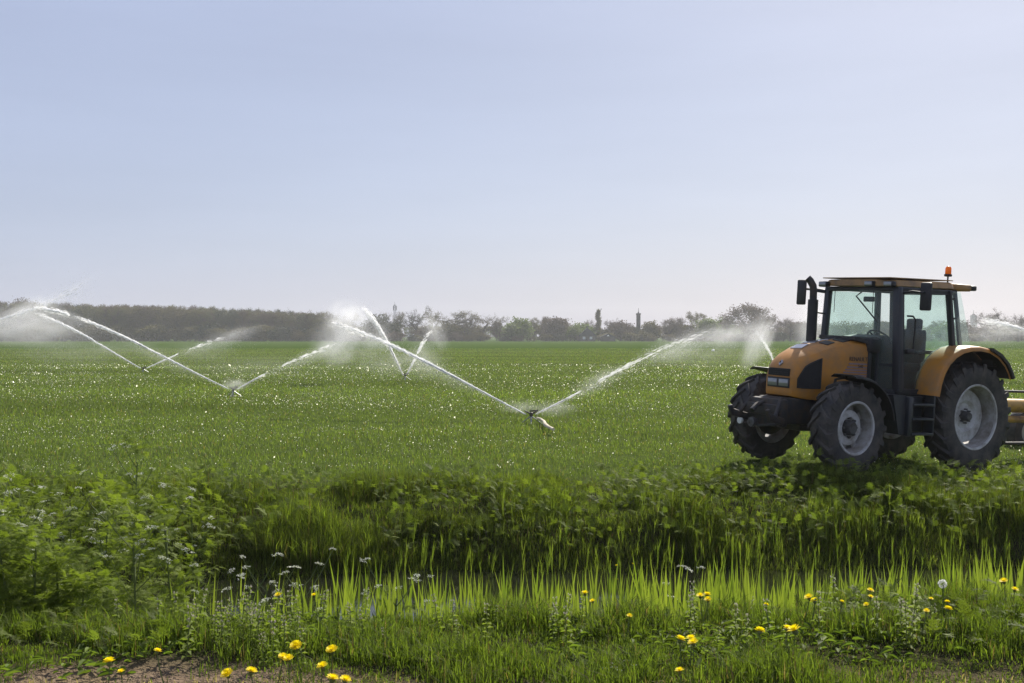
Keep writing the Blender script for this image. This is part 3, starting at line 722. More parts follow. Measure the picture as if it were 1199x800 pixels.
_mist = {}
def MISTBALL(dens):
    if dens not in _mist:
        m, n, out = nodes_of('drifting_water_mist'); c = n.nodes.new('ShaderNodeTexCoord')
        ln = n.nodes.new('ShaderNodeVectorMath'); ln.operation = 'LENGTH'; n.links.new(c.outputs['Object'], ln.inputs[0])
        f1 = ramp(n, ln.outputs['Value'], (1.0, 0.0)); pw = n.nodes.new('ShaderNodeMath'); pw.operation = 'POWER'; pw.inputs[1].default_value = 1.6; n.links.new(f1, pw.inputs[0])
        f2 = ramp(n, noise(n, 2.3, 3, .6, vec=c.outputs['Object']), (.32, .68)); mm = n.nodes.new('ShaderNodeMath'); mm.operation = 'MULTIPLY'; n.links.new(pw.outputs[0], mm.inputs[0]); n.links.new(f2, mm.inputs[1])
        md = n.nodes.new('ShaderNodeMath'); md.operation = 'MULTIPLY'; md.inputs[1].default_value = dens * 2.8; n.links.new(mm.outputs[0], md.inputs[0])
        v_ = n.nodes.new('ShaderNodeVolumePrincipled'); v_.inputs['Color'].default_value = (.97, .97, .98, 1); v_.inputs['Anisotropy'].default_value = .3; n.links.new(md.outputs[0], v_.inputs['Density']); n.links.new(v_.outputs[0], out.inputs['Volume'])
        bm = bmesh.new(); bmesh.ops.create_icosphere(bm, subdivisions=3, radius=1); me = bpy.data.meshes.new('mist'); bm.to_mesh(me); bm.free(); me.materials.append(m); _mist[dens] = me
    return _mist[dens]

def jet(label, pix, segs, r0, r1, core, spray, fall, size=.016, puffs=(), group='water jets over the field', droop=.0):
    """pix: [(px, py, distance)], segs: [(u0, u1, strength)] where the pulsed stream is dense"""
    W_ = np.array([unproj(*p) for p in pix]); dd = np.r_[0, np.cumsum(np.linalg.norm(np.diff(W_, axis=0), axis=1))]; L = dd[-1]
    cf = [np.polyfit(dd / L, W_[:, i], 3, w=np.r_[20, np.ones(len(dd) - 1)]) for i in range(3)]
    def at(u):
        return np.stack([np.polyval(cf[i], u) for i in range(3)], 1)
    root = empty('water_jet', tuple(W_[0])); tag(root, label, 'water jet', group)
    o0 = W_[0]
    def put(name, P, D, sz, st, mat='spray'):
        ok = P[:, 2] > .02
        V, Fc = spawn_tetra(P[ok] - o0, D[ok], sz[ok], st)
        tag(link(name, np_mesh(name, V, Fc, M[mat]), root), kind='stuff')
    P, D, Z = [], [], []
    for (u0, u1, st) in segs:
        n_ = max(60, int(.55 * core * st * (u1 - u0))); u = rng.uniform(u0, u1, n_)
        dens = np.clip((u1 - u) / max(1e-3, (u1 - u0)) * 1.7, 0, 1); u = u[rng.random(n_) < dens + .06]; n_ = len(u)
        p = at(u); d = at(np.minimum(u + .02, 1)) - at(np.maximum(u - .02, 0))
        r = r0 * .6 + (r1 - r0 * .6) * u ** 1.4
        p = p + rng.normal(size=(n_, 3)) * r[:, None] * .42 * np.array([.8, .8, 1])
        P.append(p); D.append(d); Z.append(size * (.7 + .8 * rng.random(n_)) * (.8 + .8 * u))
    put('stream', np.concatenate(P), np.concatenate(D), np.concatenate(Z), 3.2)
    u = rng.beta(1.5, 1.1, spray); p = at(u); d = at(np.minimum(u + .02, 1)) - at(np.maximum(u - .02, 0)); r = r0 * 1.8 + r1 * 2.0 * u ** 1.2
    p = p + rng.normal(size=(spray, 3)) * r[:, None] * .55; p[:, 2] -= np.abs(rng.normal(size=spray)) * r * .5
    put('spray', p, d, size * (.30 + .42 * rng.random(spray)), 1.4)
    if fall:
        fall = int(fall * .4); u = rng.beta(2.2, 1.0, fall); p = at(u); f_ = rng.random(fall) ** 1.3
        p[:, 2] = p[:, 2] * (1 - f_ * .97); p[:, :2] += rng.normal(size=(fall, 2)) * (.15 + r1 * 2.2 * f_[:, None] + .25)
        put('falling_mist', p, np.tile([.05, 0, -1.], (fall, 1)), size * (.26 + .34 * rng.random(fall)), 1.5)
    for (cx, cy, rx, ry, ang, dens) in puffs:
        dist = pix[-1][2] - .3 if len(pix) else 40; k_ = dist / F
        o = link('mist', MISTBALL(dens), root); o.location = Vector(unproj(cx, cy, dist)) - Vector(o0)
        o.scale = (rx * k_, max(.5, min(rx, ry) * k_ * 1.1), ry * k_); o.rotation_euler = (0, math.radians(ang), 0)
        tag(o, kind='stuff')
    return root

def sprinkler(px, py, d, label):
    p = unproj(px, py, d); gz_ = float(height(p[0], p[1])); hN = p[2] - gz_
    r = empty('sprinkler', (p[0], p[1], gz_)); tag(r, label, 'sprinkler', 'tripod sprinklers in the field')
    for k in range(3):
        a = 2 * math.pi * k / 3 + .5
        MB().tube([(0, 0, hN * .82), (.30 * math.cos(a), .30 * math.sin(a), -.02)], .013, 6).build('leg', M['galv'], r)
    MB().tube([(0, 0, 0), (0, 0, hN - .03)], .02, 8).build('riser', M['galv'], r)
    b = MB(); b.lathe([(hN - .05, .03), (hN - .02, .042), (hN + .03, .04), (hN + .045, .02)], 12, (0, 0, 0), 'z'); b.build('sprinkler_head', M['steel'], r)
    for sg in (-1, 1):
        MB().tube([(0, 0, hN), (sg * .09, .03, hN + .045), (sg * .15, .05, hN + .075)], [.024, .018, .011], 8).build('nozzle', M['steel'], r)
    MB().beam((-.04, -.05, hN + .07), (.16, -.04, hN + .09), .012, .03).build('swing_arm', M['steel'], r)
    return r

sprinkler(622, 485, 26, 'nearest tripod sprinkler in mid field above the pale hose')
sprinkler(273, 456, 37.8, 'tripod sprinkler with two long jets in left mid field')
sprinkler(168, 431.5, 63.5, 'far tripod sprinkler with low jets at left of the field')
sprinkler(474.5, 439.5, 52, 'far tripod sprinkler with steep V of jets left of centre')
sprinkler(906, 424, 64, 'far sprinkler hidden behind the tractor nose sending a jet upward')
jet('long white jet rising left from the nearest sprinkler', [(615, 485, 26), (560, 456, 26.8), (500, 425, 27.7), (440, 396, 28.7), (405, 383, 29.4), (388, 378, 29.8)], [(0, .5, 1.4), (.3, .86, .9), (.8, 1, .3)], .022, .09, 9000, 2600, 2600, puffs=[(420, 392, 46, 14, 24, .55), (520, 440, 60, 14, 27, .18), (610, 478, 34, 14, 0, .35)])
jet('broken white jet rising right from the nearest sprinkler', [(629, 484, 26), (680, 458, 25.8), (720, 437, 25.6), (775, 408, 25.3), (830, 391, 25.0), (868, 383, 24.8)], [(0, .22, 1.8), (.32, .55, .36), (.5, .9, .10)], .022, .13, 5600, 2400, 3600, puffs=[(800, 404, 70, 20, -20, .55), (700, 446, 50, 16, -28, .3), (650, 478, 36, 13, 0, .35), (850, 393, 34, 16, 0, .5)])
jet('long white jet rising far left from the left mid-field sprinkler', [(267, 455, 37.8), (200, 421, 38.6), (120, 385, 39.6), (80, 368, 40.2), (50, 360, 40.7), (30, 360, 41)], [(0, .45, 1.4), (.38, .75, 1.0), (.78, .95, .8)], .026, .10, 9000, 2600, 2600, .02, puffs=[(70, 368, 52, 12, 20, .5), (190, 420, 70, 14, 26, .15)])
jet('short broken jet rising right from the left mid-field sprinkler', [(279, 455, 37.8), (313, 437, 37.5), (340, 424, 37.2), (375, 410, 36.9), (405, 399, 36.6)], [(0, .27, 1.7), (.42, .9, .16)], .026, .10, 4200, 1100, 2200, .02, puffs=[(375, 412, 52, 13, -24, .4), (275, 450, 22, 10, 0, .7), (300, 428, 130, 22, 0, .09)])
jet('white jet rising left from the far left sprinkler', [(164, 431, 63.5), (120, 405, 65), (75, 381, 66.6), (45, 368, 67.6), (25, 362, 68)], [(0, .5, 1.3), (.4, .9, .8)], .035, .16, 7000, 2600, 3600, .028, puffs=[(50, 376, 44, 16, 20, .35), (60, 392, 70, 22, 0, .12)])
jet('faint broken jet rising right from the far left sprinkler', [(172, 431, 63.5), (211, 414, 63), (240, 402, 62.5), (270, 393, 62), (295, 387, 61.5)], [(0, .30, 1.4), (.40, .75, .17)], .035, .18, 3600, 1000, 3000, .028, puffs=[(270, 394, 48, 13, -16, .32), (235, 410, 50, 18, 0, .12)])
jet('steep bright jet leaning left from the centre-left sprinkler', [(472, 439, 52), (460, 414, 51), (447, 390, 50.2), (434, 371, 49.5), (426, 362, 49.1), (420, 357, 48.8)], [(0, .60, 1.5), (.5, .95, .7)], .035, .20, 7000, 4000, 9000, .022, puffs=[(406, 376, 34, 30, 0, .9), (396, 402, 38, 34, 0, .5), (440, 398, 20, 40, 28, .2)])
jet('steep misty jet leaning right from the centre-left sprinkler', [(476.5, 438, 52), (485, 421, 51.4), (494, 404, 50.8), (505, 388, 50.2), (516, 380, 49.8)], [(0, .32, 1.3), (.40, .64, .5), (.6, .85, .10)], .035, .22, 4200, 1500, 3600, .022, puffs=[(508, 386, 16, 34, -30, .5), (495, 420, 28, 34, 0, .12), (465, 424, 80, 20, 0, .16)])
jet('misty white plume rising left behind the tractor nose', [(906, 424, 64), (896, 403, 63), (885, 388, 62.2), (873, 378, 61.4), (860, 374, 60.6)], [(0, .6, .6)], .10, .40, 2600, 3600, 5000, .026, puffs=[(888, 398, 20, 46, 24, .7), (872, 386, 34, 16, 0, .22), (850, 396, 46, 22, 0, .18), (820, 418, 90, 18, 0, .10)])
jet('pale spray drifting up between tractor mirror and cab', [(925, 425, 64), (945, 392, 65), (955, 366, 66), (962, 345, 67)], [(.2, .8, .3)], .12, .75, 2500, 7000, 4000, .026, puffs=[(948, 385, 22, 44, 0, .35), (955, 362, 18, 40, 0, .25)])
jet('white jet entering from the right edge behind the tractor', [(1225, 394, 50), (1195, 385, 50.6), (1172, 379, 51.2), (1152, 376, 51.8), (1132, 377, 52.4)], [(.1, .8, .9)], .06, .26, 5000, 3600, 6500, .022, puffs=[(1175, 383, 44, 12, 10, .45), (1165, 392, 50, 16, 0, .25)])
jet('hazy jet rising from beyond the left edge of the picture', [(-45, 392, 46), (-10, 378, 46.5), (25, 366, 47), (60, 354, 47.6), (98, 331, 48.6)], [(.1, .7, .7), (.7, 1, .1)], .06, .22, 5000, 4500, 9500, .022, puffs=[(22, 370, 66, 22, -22, .75), (22, 386, 74, 24, 0, .5), (110, 412, 150, 20, 0, .10), (85, 340, 42, 7, -34, .22)])

# pale hose end lying in front of the nearest sprinkler
hp = [ground_hit(x, y, .12) for (x, y) in ((629, 489.5), (633, 491), (637, 494), (638.5, 497.5), (642, 500), (648, 503))]
hm = MB(); hm.tube([(p[0], p[1], height(p[0], p[1]) + .12) for p in hp], [.025, .03, .036, .042, .035, .03], 10)
tag(hm.build('layflat_hose', M['hose'], smooth=60), 'short pale canvas hose lying on the grass below the nearest sprinkler', 'hose')
wp = ground_hit(835, 411.5); q = MB(); q.lathe([(0, .16), (.05, .2), (.22, .2), (.28, .14), (.30, .05)], 14, (wp[0], wp[1], height(wp[0], wp[1])), 'z')
tag(q.build('white_bucket', M['white_paint']), 'small white bucket standing alone far out in the field', 'bucket')

# ------------------------------------------------------------------ trees on the horizon
def tree_mesh(kind, seed):
    """height 1; returns (trunk mesh, crown mesh)"""
    g = np.random.default_rng(seed); tk_ = MB(); tips = []
    spec = {'wood': dict(h0=.42, spread=.40, depth=4, up=.75, r=.020), 'bare': dict(h0=.28, spread=.75, depth=5, up=.45, r=.036), 'oak': dict(h0=.36, spread=.62, depth=5, up=.45, r=.036),
            'round': dict(h0=.22, spread=.60, depth=5, up=.5, r=.024), 'poplar': dict(h0=.12, spread=.16, depth=4, up=1.5, r=.018), 'bush': dict(h0=.10, spread=.75, depth=4, up=.5, r=.016)}[kind]
    def grow(p, d, L, r, dep):
        q = p + d * L; mid = p + d * L * .5 + g.normal(size=3) * L * .05
        tk_.tube([p, mid, q], [r, r * .85, r * .7], 5 if dep > 2 else 3, dep == 0)
        if dep <= 2: tips.append((q, L)); tips.append((mid, L))
        if dep == 0: return
        for _ in range(3 if dep > 1 else 2):
            nd = d * spec['up'] + g.normal(size=3) * spec['spread'] * np.array([1, 1, .62]) + np.array([0, 0, .10]); nd /= np.linalg.norm(nd)
            grow(q, nd, L * g.uniform(.60, .85), r * .62, dep - 1)
    if kind in ('wood', 'poplar'):
        tk_.tube([(0, 0, -.01), (g.normal() * .01, 0, .45), (g.normal() * .015, 0, .92)], [spec['r'], spec['r'] * .7, spec['r'] * .2], 5)
        n_b = 24 if kind == 'wood' else 22
        for k in range(n_b):
            z = (.12 if kind == 'wood' else .12) + (.80 if kind == 'wood' else .62) * (k + g.random()) / n_b; a = g.random() * 6.28
            sp_ = .8 if kind == 'wood' else .28
            d = np.array([math.cos(a) * sp_, math.sin(a) * sp_, .62]); d /= np.linalg.norm(d)
            L = (.16 if kind == 'wood' else .10) * (1.15 - .7 * abs(z - .55))
            grow(np.array([0, 0, z]), d, L, spec['r'] * .34, 2)
    else:
        d0 = np.array([g.normal() * .03, g.normal() * .03, 1.])
        grow(np.array([0, 0, -.01]), d0 / np.linalg.norm(d0), spec['h0'], spec['r'], spec['depth'])
    T = np.array([t[0] for t in tips])
    if kind == 'poplar':
        zz = g.uniform(.14, .98, 260); rr = .085 * np.sin(np.pi * np.clip((zz - .08) / .94, 0, 1)) ** .6 * np.sqrt(g.random(260)); aa = g.random(260) * 6.283
        T = np.stack([rr * np.cos(aa), rr * np.sin(aa), zz * .93], 1)
    dens = {'wood': 16, 'bare': 9, 'oak': 6, 'round': 14, 'poplar': 26, 'bush': 24}[kind]
    P = np.repeat(T, dens, 0); P = P + np.clip(g.normal(size=P.shape), -1.5, 1.5) * {'wood': .030, 'bare': .030, 'oak': .028, 'round': .035, 'poplar': .020, 'bush': .045}[kind]
    N = len(P); nrm = g.normal(size=(N, 3)); nrm /= np.linalg.norm(nrm, axis=1, keepdims=True); r1 = g.normal(size=(N, 3)); u = np.cross(nrm, r1); u /= np.linalg.norm(u, axis=1, keepdims=True); v_ = np.cross(nrm, u)
    s = g.uniform(.004, .012, (N, 1)) * (1.15 if kind in ('wood', 'bush') else 1.)
    asp = .18 if kind in ('bare',) else .8
    if kind == 'bare': s = s * 1.9
    V = np.stack([P - u * s, P - v_ * s * asp, P + u * s, P + v_ * s * asp], 1)
    top = max(V[..., 2].max(), max(p[2] for p in tk_.v)); sc = 1 / top
    tk_.v = [(x * sc, y * sc, z * sc) for (x, y, z) in tk_.v]
    mat = {'wood': 'crown_wood', 'bare': 'crown_bare', 'oak': 'crown_wood', 'round': 'crown_bare', 'poplar': 'crown_wood', 'bush': 'crown_green'}[kind]
    return tk_.mesh('trunk', M['bark'], None), np_mesh('crown', V.reshape(-1, 3) * sc, np.arange(N * 4).reshape(-1, 4), M[mat])

PROTO = {k: [tree_mesh(k, 100 * i + j) for j in range(c)] for i, (k, c) in enumerate((('wood', 5), ('bare', 4), ('oak', 4), ('round', 2), ('poplar', 1), ('bush', 4)))}
CROWN2 = {}
def tree(kind, px, top, d, label, group=None, wf=1., mat=None, var=None):
    x = (px - CX) / F * d; h = CAM_H + (HY - top) / F * d
    tm, cm = PROTO[kind][random.randrange(len(PROTO[kind])) if var is None else var]
    if mat:
        key = (cm.name, mat)
        if key not in CROWN2:
            c2 = cm.copy(); c2.materials.clear(); c2.materials.append(M[mat]); CROWN2[key] = c2
        cm = CROWN2[key]
    r = empty('tree', (x, d, 0), random.uniform(0, 6.28)); r.scale = (h * wf, h * wf, h)
    tag(r, label, 'tree', group)
    link('trunk', tm, r); link('crown', cm, r)
    return r

WOODTOP = lambda px: np.interp(px, [-40, 60, 140, 260, 330, 400], [351, 353, 355, 358, 362, 367])
lab = 'tree in the dense even-topped wood along the left horizon'
for row, (d, n_, dy) in enumerate(((500, 44, 3), (508, 40, 1), (518, 36, 0), (530, 34, 1))):
    for i in range(n_):
        px = -30 + 420 * (i + random.uniform(.1, .9)) / n_
        if px > 352 and random.random() < .45: continue
        tree('wood', px, WOODTOP(px) + dy + random.uniform(-1.2, 2.5), d + random.uniform(-3, 3), lab, 'trees of the left wood', random.uniform(.95, 1.35), random.choice([None, None, 'crown_bare', 'crown_dark', 'crown_green2']))
for i in range(64):
    px = -30 + 440 * (i + random.random()) / 64
    tree('bush', px, 382 + random.uniform(-4, 6), 492 + random.uniform(-3, 3), 'low scrub tree at the foot of the left wood', 'scrub below the left wood', 1.5, random.choice(['crown_wood', 'crown_dark', 'crown_wood']))
for (kind, px, top, d, lb, wf, mat, var) in (
    ('round', 25, 347, 560, 'faint round treetop rising above the wood at far left', 1., None, 0),
    ('oak', 354, 360, 500, 'open-crowned tree at the right end of the left wood', 1.1, None, 0),
    ('oak', 381, 363, 500, 'open-crowned tree right of the left wood behind the spray', 1.2, None, 1),
    ('oak', 404, 366, 505, 'open tree veiled by mist between wood and mast', 1.2, None, 2),
    ('bush', 444, 367, 500, 'dark dense tree just left of the lattice mast', 1.1, 'crown_dark', 0),
    ('oak', 458, 364, 510, 'thin tree directly behind the lattice mast', .8, None, 3),
    ('oak', 469, 363, 505, 'small open tree right of the lattice mast', .7, None, 1),
    ('oak', 487, 357, 500, 'tall dark oak with open crown right of the lattice mast', 1.0, 'crown_dark', 2),
    ('oak', 508, 363, 505, 'open tree second right of the tall dark oak', 1.0, None, 0),
    ('oak', 527, 361, 500, 'wide oak with arched crown left of the green round tree', 1.25, None, 3),
    ('oak', 548, 364, 505, 'oak with low crown between the wide oak and the green tree', 1.2, None, 1),
    ('oak', 566, 366, 500, 'oak left of the bright green round tree', 1.2, None, 0),
    ('oak', 585, 369, 505, 'small oak touching the bright green round tree', 1.1, None, 2),
    ('bush', 604, 369.5, 495, 'bright green round tree in the middle of the tree line', 1.15, 'crown_green', 1),
    ('wood', 626, 371, 500, 'upright bare tree right of the bright green round tree', 1.0, None, 0),
    ('round', 637, 370, 510, 'slim bare tree left of the grey domed tree', .9, None, 1),
    ('bush', 650, 370, 505, 'grey domed bare tree near the centre of the tree line', 1.1, 'crown_bare', 2),
    ('bush', 676, 378, 495, 'low green tree left of the dark farmhouse roof', 1.1, 'crown_green', 3),
    ('bare', 690, 373, 520, 'bare tree behind the dark farmhouse roof', .9, None, 0),
    ('poplar', 700.5, 361, 500, 'narrow tall poplar standing above the tree line', .95, None, 0),
    ('bare', 712, 371, 510, 'bare tree right of the narrow poplar', 1.0, None, 1),
    ('bush', 727, 374, 505, 'grey bare tree between poplar and church tower', 1., 'crown_bare', 0),
    ('bush', 765, 374, 500, 'green-grey tree right of the church tower', 1., 'crown_wood', 1),
    ('round', 784, 370, 500, 'grey domed bare tree right of the church tower', 1., None, 0),
    ('wood', 815, 364, 500, 'tall budding tree between church tower and round elm', 1.3, None, 3),
    ('bush', 833, 371, 495, 'yellow-green tree left of the big round tree', 1., 'crown_green', 2),
    ('bush', 849, 370, 500, 'yellow-green tree next to the big round tree', 1., 'crown_green', 0),
    ('round', 877, 352.5, 480, 'big round bare tree rising above the line left of the tractor', 1.25, None, 0),
    ('bare', 901, 372, 500, 'low bare tree right of the big round tree', 1.2, None, 2),
    ('bare', 926, 371, 490, 'broad fan-shaped bare tree left of the tractor exhaust', 1.5, None, 3),
    ('bush', 942, 374, 500, 'grey tree behind the tractor exhaust', 1.1, 'crown_bare', 1),
    ('bare', 1167, 359.5, 470, 'fan-shaped bare tree at the right behind the tractor cab', 1.15, None, 1),
    ('bare', 1192, 367, 470, 'small bare tree at the right edge of the picture', 1.0, None, 0),
    ('bush', 1128, 374, 500, 'grey tree left of the pale tower', 1.1, 'crown_bare', 0)):
    tree(kind, px, top, d, lb, None, wf, mat, var)
for i in range(88):                                    # lower trees that close the line
    px = 395 + 840 * (i + random.random()) / 88
    if 683 < px < 694: continue
    top = (381 if px < 900 else 379) + random.uniform(-5, 4)
    tree(random.choice(['wood', 'bush', 'wood', 'round', 'bush']), px, top, random.uniform(498, 535), 'low tree in the mixed line along the centre and right horizon', 'low trees closing the tree line', random.uniform(1.1, 1.6), random.choice(['crown_wood', 'crown_bare', 'crown_wood', 'crown_bare', 'crown_dark', 'crown_green']))
for i in range(46):
    px = 395 + 840 * (i + random.random()) / 46
    tree('bush', px, 390 + random.uniform(-3, 3), random.uniform(488, 497), 'low shrub at the foot of the centre and right tree line', 'shrubs below the tree line', 1.9, random.choice(['crown_wood', 'crown_dark', 'crown_bare', 'crown_wood']))

# ------------------------------------------------------------------ far buildings and mast
def far_xy(px, d): return (px - CX) / F * d
d = 515; x = far_xy(747.5, d); ht = CAM_H + (HY - 367) / F * d; r = empty('church_tower', (x, d, 0)); tag(r, 'dark square tower with a short spike above the tree line', 'tower')
MB().box((-.85, -.85, 0), (.85, .85, ht - .6), .05).build('wall', M['brick_far'], r); MB().box((-1.0, -1.0, ht - .6), (1.0, 1.0, ht), .05).build('parapet', M['brick_far'], r)
MB().lathe([(ht, .35), (ht + .5, .3), (ht + .8, .12), (ht + 2.4, .07)], 8, axis='z').build('spire', M['slate'], r)
for zz in (ht - 3, ht - 6.5):
    MB().box((-.3, -.90, zz), (.3, -.84, zz + 1.2)).build('louvre', M['slate'], r)
d = 1050; x = far_xy(1140, d); ht = CAM_H + (HY - 369) / F * d; r = empty('church_tower', (x, d, 0)); tag(r, 'pale hazy tower with thin mast right of the tractor cab', 'tower')
MB().box((-2.2, -2.2, 0), (2.2, 2.2, ht), .05).build('wall', M['stone_far'], r); MB().lathe([(ht, 1.6), (ht + .8, 1.2), (ht + 1.2, .3), (ht + 4.2, .12)], 12, axis='z').build('spire', M['slate'], r)
d = 560; x = far_xy(462, d); ht = CAM_H + (HY - 353.5) / F * d; r = empty('lattice_mast', (x, d, 0)); tag(r, 'thin telecom mast rising above the trees left of centre', 'mast')
lm = MB()
for a in range(3):
    c, s_ = math.cos(a * 2.094), math.sin(a * 2.094); lm.tube([(.9 * c, .9 * s_, 0), (.42 * c, .42 * s_, ht * .93)], .09, 4)
nb = 16
for k in range(nb):
    z0, z1 = ht * .93 * k / nb, ht * .93 * (k + 1) / nb; ra, rb = .9 - .48 * k / nb, .9 - .48 * (k + 1) / nb
    for a in range(3):
        lm.tube([(ra * math.cos(a * 2.094), ra * math.sin(a * 2.094), z0), (rb * math.cos((a + 1) * 2.094), rb * math.sin((a + 1) * 2.094), z1)], .05, 3)
lm.build('lattice', M['galv'], r, None); MB().tube([(0, 0, ht * .9), (0, 0, ht)], .07, 5).build('antenna', M['galv'], r)
for a in range(3): MB().box((.8 * math.cos(a * 2.094) - .2, .8 * math.sin(a * 2.094) - .2, ht * .78), (.8 * math.cos(a * 2.094) + .2, .8 * math.sin(a * 2.094) + .2, ht * .90)).build('panel_antenna', M['galv'], r)
d = 488; x = far_xy(688, d); r = empty('farmhouse', (x, d, 0)); tag(r, 'farmhouse with dark pointed roof left of the narrow poplar', 'house')
hr = CAM_H + (HY - 384) / F * d
MB().box((-3.4, 0, 0), (3.4, 8, 2.4)).build('wall', M['brick_far'], r)
rfh = MB().slab([(-3.9, -.3, 2.3), (3.9, -.3, 2.3), (0, -.3, hr)], (0, 8.6, 0)).build('roof', M['slate'], r, None)
MB().box((-.3, 3, hr - 1), (.3, 3.6, hr + .7)).build('chimney', M['brick_far'], rfh)
for xx in (-2, .9): MB().box((xx, -.04, .9), (xx + 1.1, .03, 2.0)).build('window', M['white_paint'], r)
x = far_xy(712, 488); r = empty('farm_shed', (x, 488, 0)); tag(r, 'low shed with a small white gable right of the farmhouse', 'shed')
MB().box((-3, 0, 0), (3, 5, 1.9)).build('wall', M['brick_far'], r); MB().slab([(-3.2, -.2, 1.9), (3.2, -.2, 1.9), (0, -.2, 3.3)], (0, 5.4, 0)).build('roof', M['slate'], r, None)
MB().slab([(-.6, -.26, 2.2), (.6, -.26, 2.2), (0, -.26, 2.9)], (0, .05, 0)).build('gable_board', M['white_paint'], r, None)
for px in (659, 686, 541):
    pp = (far_xy(px, 470), 470.); q = MB(); q.tube([(*pp, 0), (*pp, 1.5)], [.14, .12], 6)
    tag(q.build('fence_post', M['bark']), {659: 'dark post at the far field edge below the grey domed tree', 686: 'dark post at the far field edge below the farmhouse', 541: 'dark post at the far field edge below the oaks'}[px], 'post', 'posts at the far field edge')

# ------------------------------------------------------------------ grass
HALF = 599.5 / F
def trap(n, d0, d1, power=1., margin=1.12, extra=.3):
    u = rng.random(n)
    d = (d0 ** power + u * (d1 ** power - d0 ** power)) ** (1 / power) if power else d0 * (d1 / d0) ** u
    return (rng.random(n) * 2 - 1) * (HALF * d * margin + extra), d

def blades(name, x, y, h, wd, tint, label, cat='grass', lean=.45, mat='grass', z=None, upright=0.):
    N = len(x); z = height(x, y) - .01 if z is None else z
    a = rng.random(N) * 6.283; b = a + rng.normal(size=N) * .5 + 1.57; ln = np.minimum(np.abs(rng.normal(size=N)) * lean, 1.05) * h
    dx, dy = np.cos(a), np.sin(a); wx, wy = np.cos(b) * wd / 2, np.sin(b) * wd / 2
    V = np.zeros((N, 5, 3))
    V[:, 0] = np.stack([x - wx, y - wy, z], 1); V[:, 1] = np.stack([x + wx, y + wy, z], 1)
    mx, my = x + dx * ln * .32, y + dy * ln * .32; mz = z + h * .6
    V[:, 2] = np.stack([mx + wx * .8, my + wy * .8, mz], 1); V[:, 3] = np.stack([mx - wx * .8, my - wy * .8, mz], 1)
    V[:, 4] = np.stack([x + dx * ln, y + dy * ln, z + h * (1 - .25 * np.minimum(1, ln / h))], 1)
    k = np.arange(N)[:, None] * 5
    Fc = np.concatenate([k + [0, 1, 2], k + [0, 2, 3], k + [3, 2, 4]], 0)
    t = np.repeat(tint[:, None, :], 5, 1)
    o = link(name, np_mesh(name, V.reshape(-1, 3), Fc, M[mat], False, t.reshape(-1, 3)))
    return tag(o, label, cat, kind='stuff')

def tints(n, a, b, straw=.04, sc=(.21, .165, .085), var=.25):
    t = rng.random((n, 1)); c = np.array(a) * (1 - t) + np.array(b) * t; c = c * (1 + var * rng.normal(size=(n, 1))).clip(.4, 1.7)
    m_ = rng.random(n) < straw; c[m_] = np.array(sc) * (.7 + .6 * rng.random((m_.sum(), 1))); return c

# verge under the camera
x, y = trap(170000, 3.7, 6.7, 1.4)
soil_edge = np.where(x < -.6, 4.28, 4.08) + np.where(x < -.6, .28, .12) * fbm(x, y, 1.4, 21) + .26 * np.exp(-((x + 1.55) / .5) ** 2) - .25 * np.exp(-((x - .1) / .8) ** 2)
keep = rng.random(len(x)) < np.clip((y - soil_edge) / .35, .035, 1); x, y = x[keep], y[keep]
cl = fbm(x, y, 2.6, 22); tuft = np.clip(fbm(x, y, 6.5, 23) * 2.2, 0, 1)
keep = rng.random(len(x)) < .62 + .4 * np.clip(cl + tuft + .2, 0, 1); x, y, cl, tuft = x[keep], y[keep], cl[keep], tuft[keep]
h = (.050 + .045 * np.clip(cl + .4, 0, 1) + .14 * tuft) * rng.uniform(.5, 1.35, len(x))
s_ = y - TILT * x
h *= np.interp(s_, [4.4, 5.0, 5.4, 6.0], [.50, .55, .62, .75])
blades('verge_grass', x, y, h, rng.uniform(.003, .0065, len(x)), tints(len(x), (.082, .118, .020), (.130, .168, .030), .06, (.15, .115, .06)), 'tufted green grass on the near verge in the foreground', lean=.6)
# broad-leaved weeds low in the verge
xw, yw = trap(7000, 4.45, 6.3, 1.3); ok = fbm(xw, yw, 3.2, 61) > .12; xw, yw = xw[ok], yw[ok]; N = len(xw); a = rng.random(N) * 6.283; L = rng.uniform(.025, .065, N); wl_ = L * rng.uniform(.12, .24, N); up = rng.uniform(.15, .8, N)
ca, sa = np.cos(a), np.sin(a); zw = height(xw, yw) + rng.uniform(.0, .05, N)
def _p(t, side): return np.stack([xw + ca * L * t - sa * wl_ * side, yw + sa * L * t + ca * wl_ * side, zw + L * (up * t * 1.3 - .75 * t * t) + .004 * abs(side)], 1)
V = np.stack([_p(0, 0), _p(.4, .8), _p(.75, 1), _p(1, 0), _p(.75, -1), _p(.4, -.8)], 1).reshape(-1, 3)
tw = tints(N, (.085, .125, .024), (.135, .175, .038), 0); k6 = np.arange(N)[:, None] * 6
tag(link('verge_weeds', np_mesh('verge_weeds', V, np.concatenate([k6 + [0, 1, 2, 3], k6 + [0, 3, 4, 5]], 0), M['leaf_t'], False, np.repeat(tw, 6, 0))), 'broad-leaved weeds low among the verge grass', 'weeds', kind='stuff')
# dead straw on the soil edge
x, y = trap(5000, 3.7, 4.4, 1.2); blades('dry_straw', x, y, rng.uniform(.02, .06, len(x)), rng.uniform(.002, .005, len(x)), tints(len(x), (.22, .17, .10), (.32, .26, .16), 0), 'dry straw scattered on the bare soil at the bottom edge', 'straw', lean=2.2)
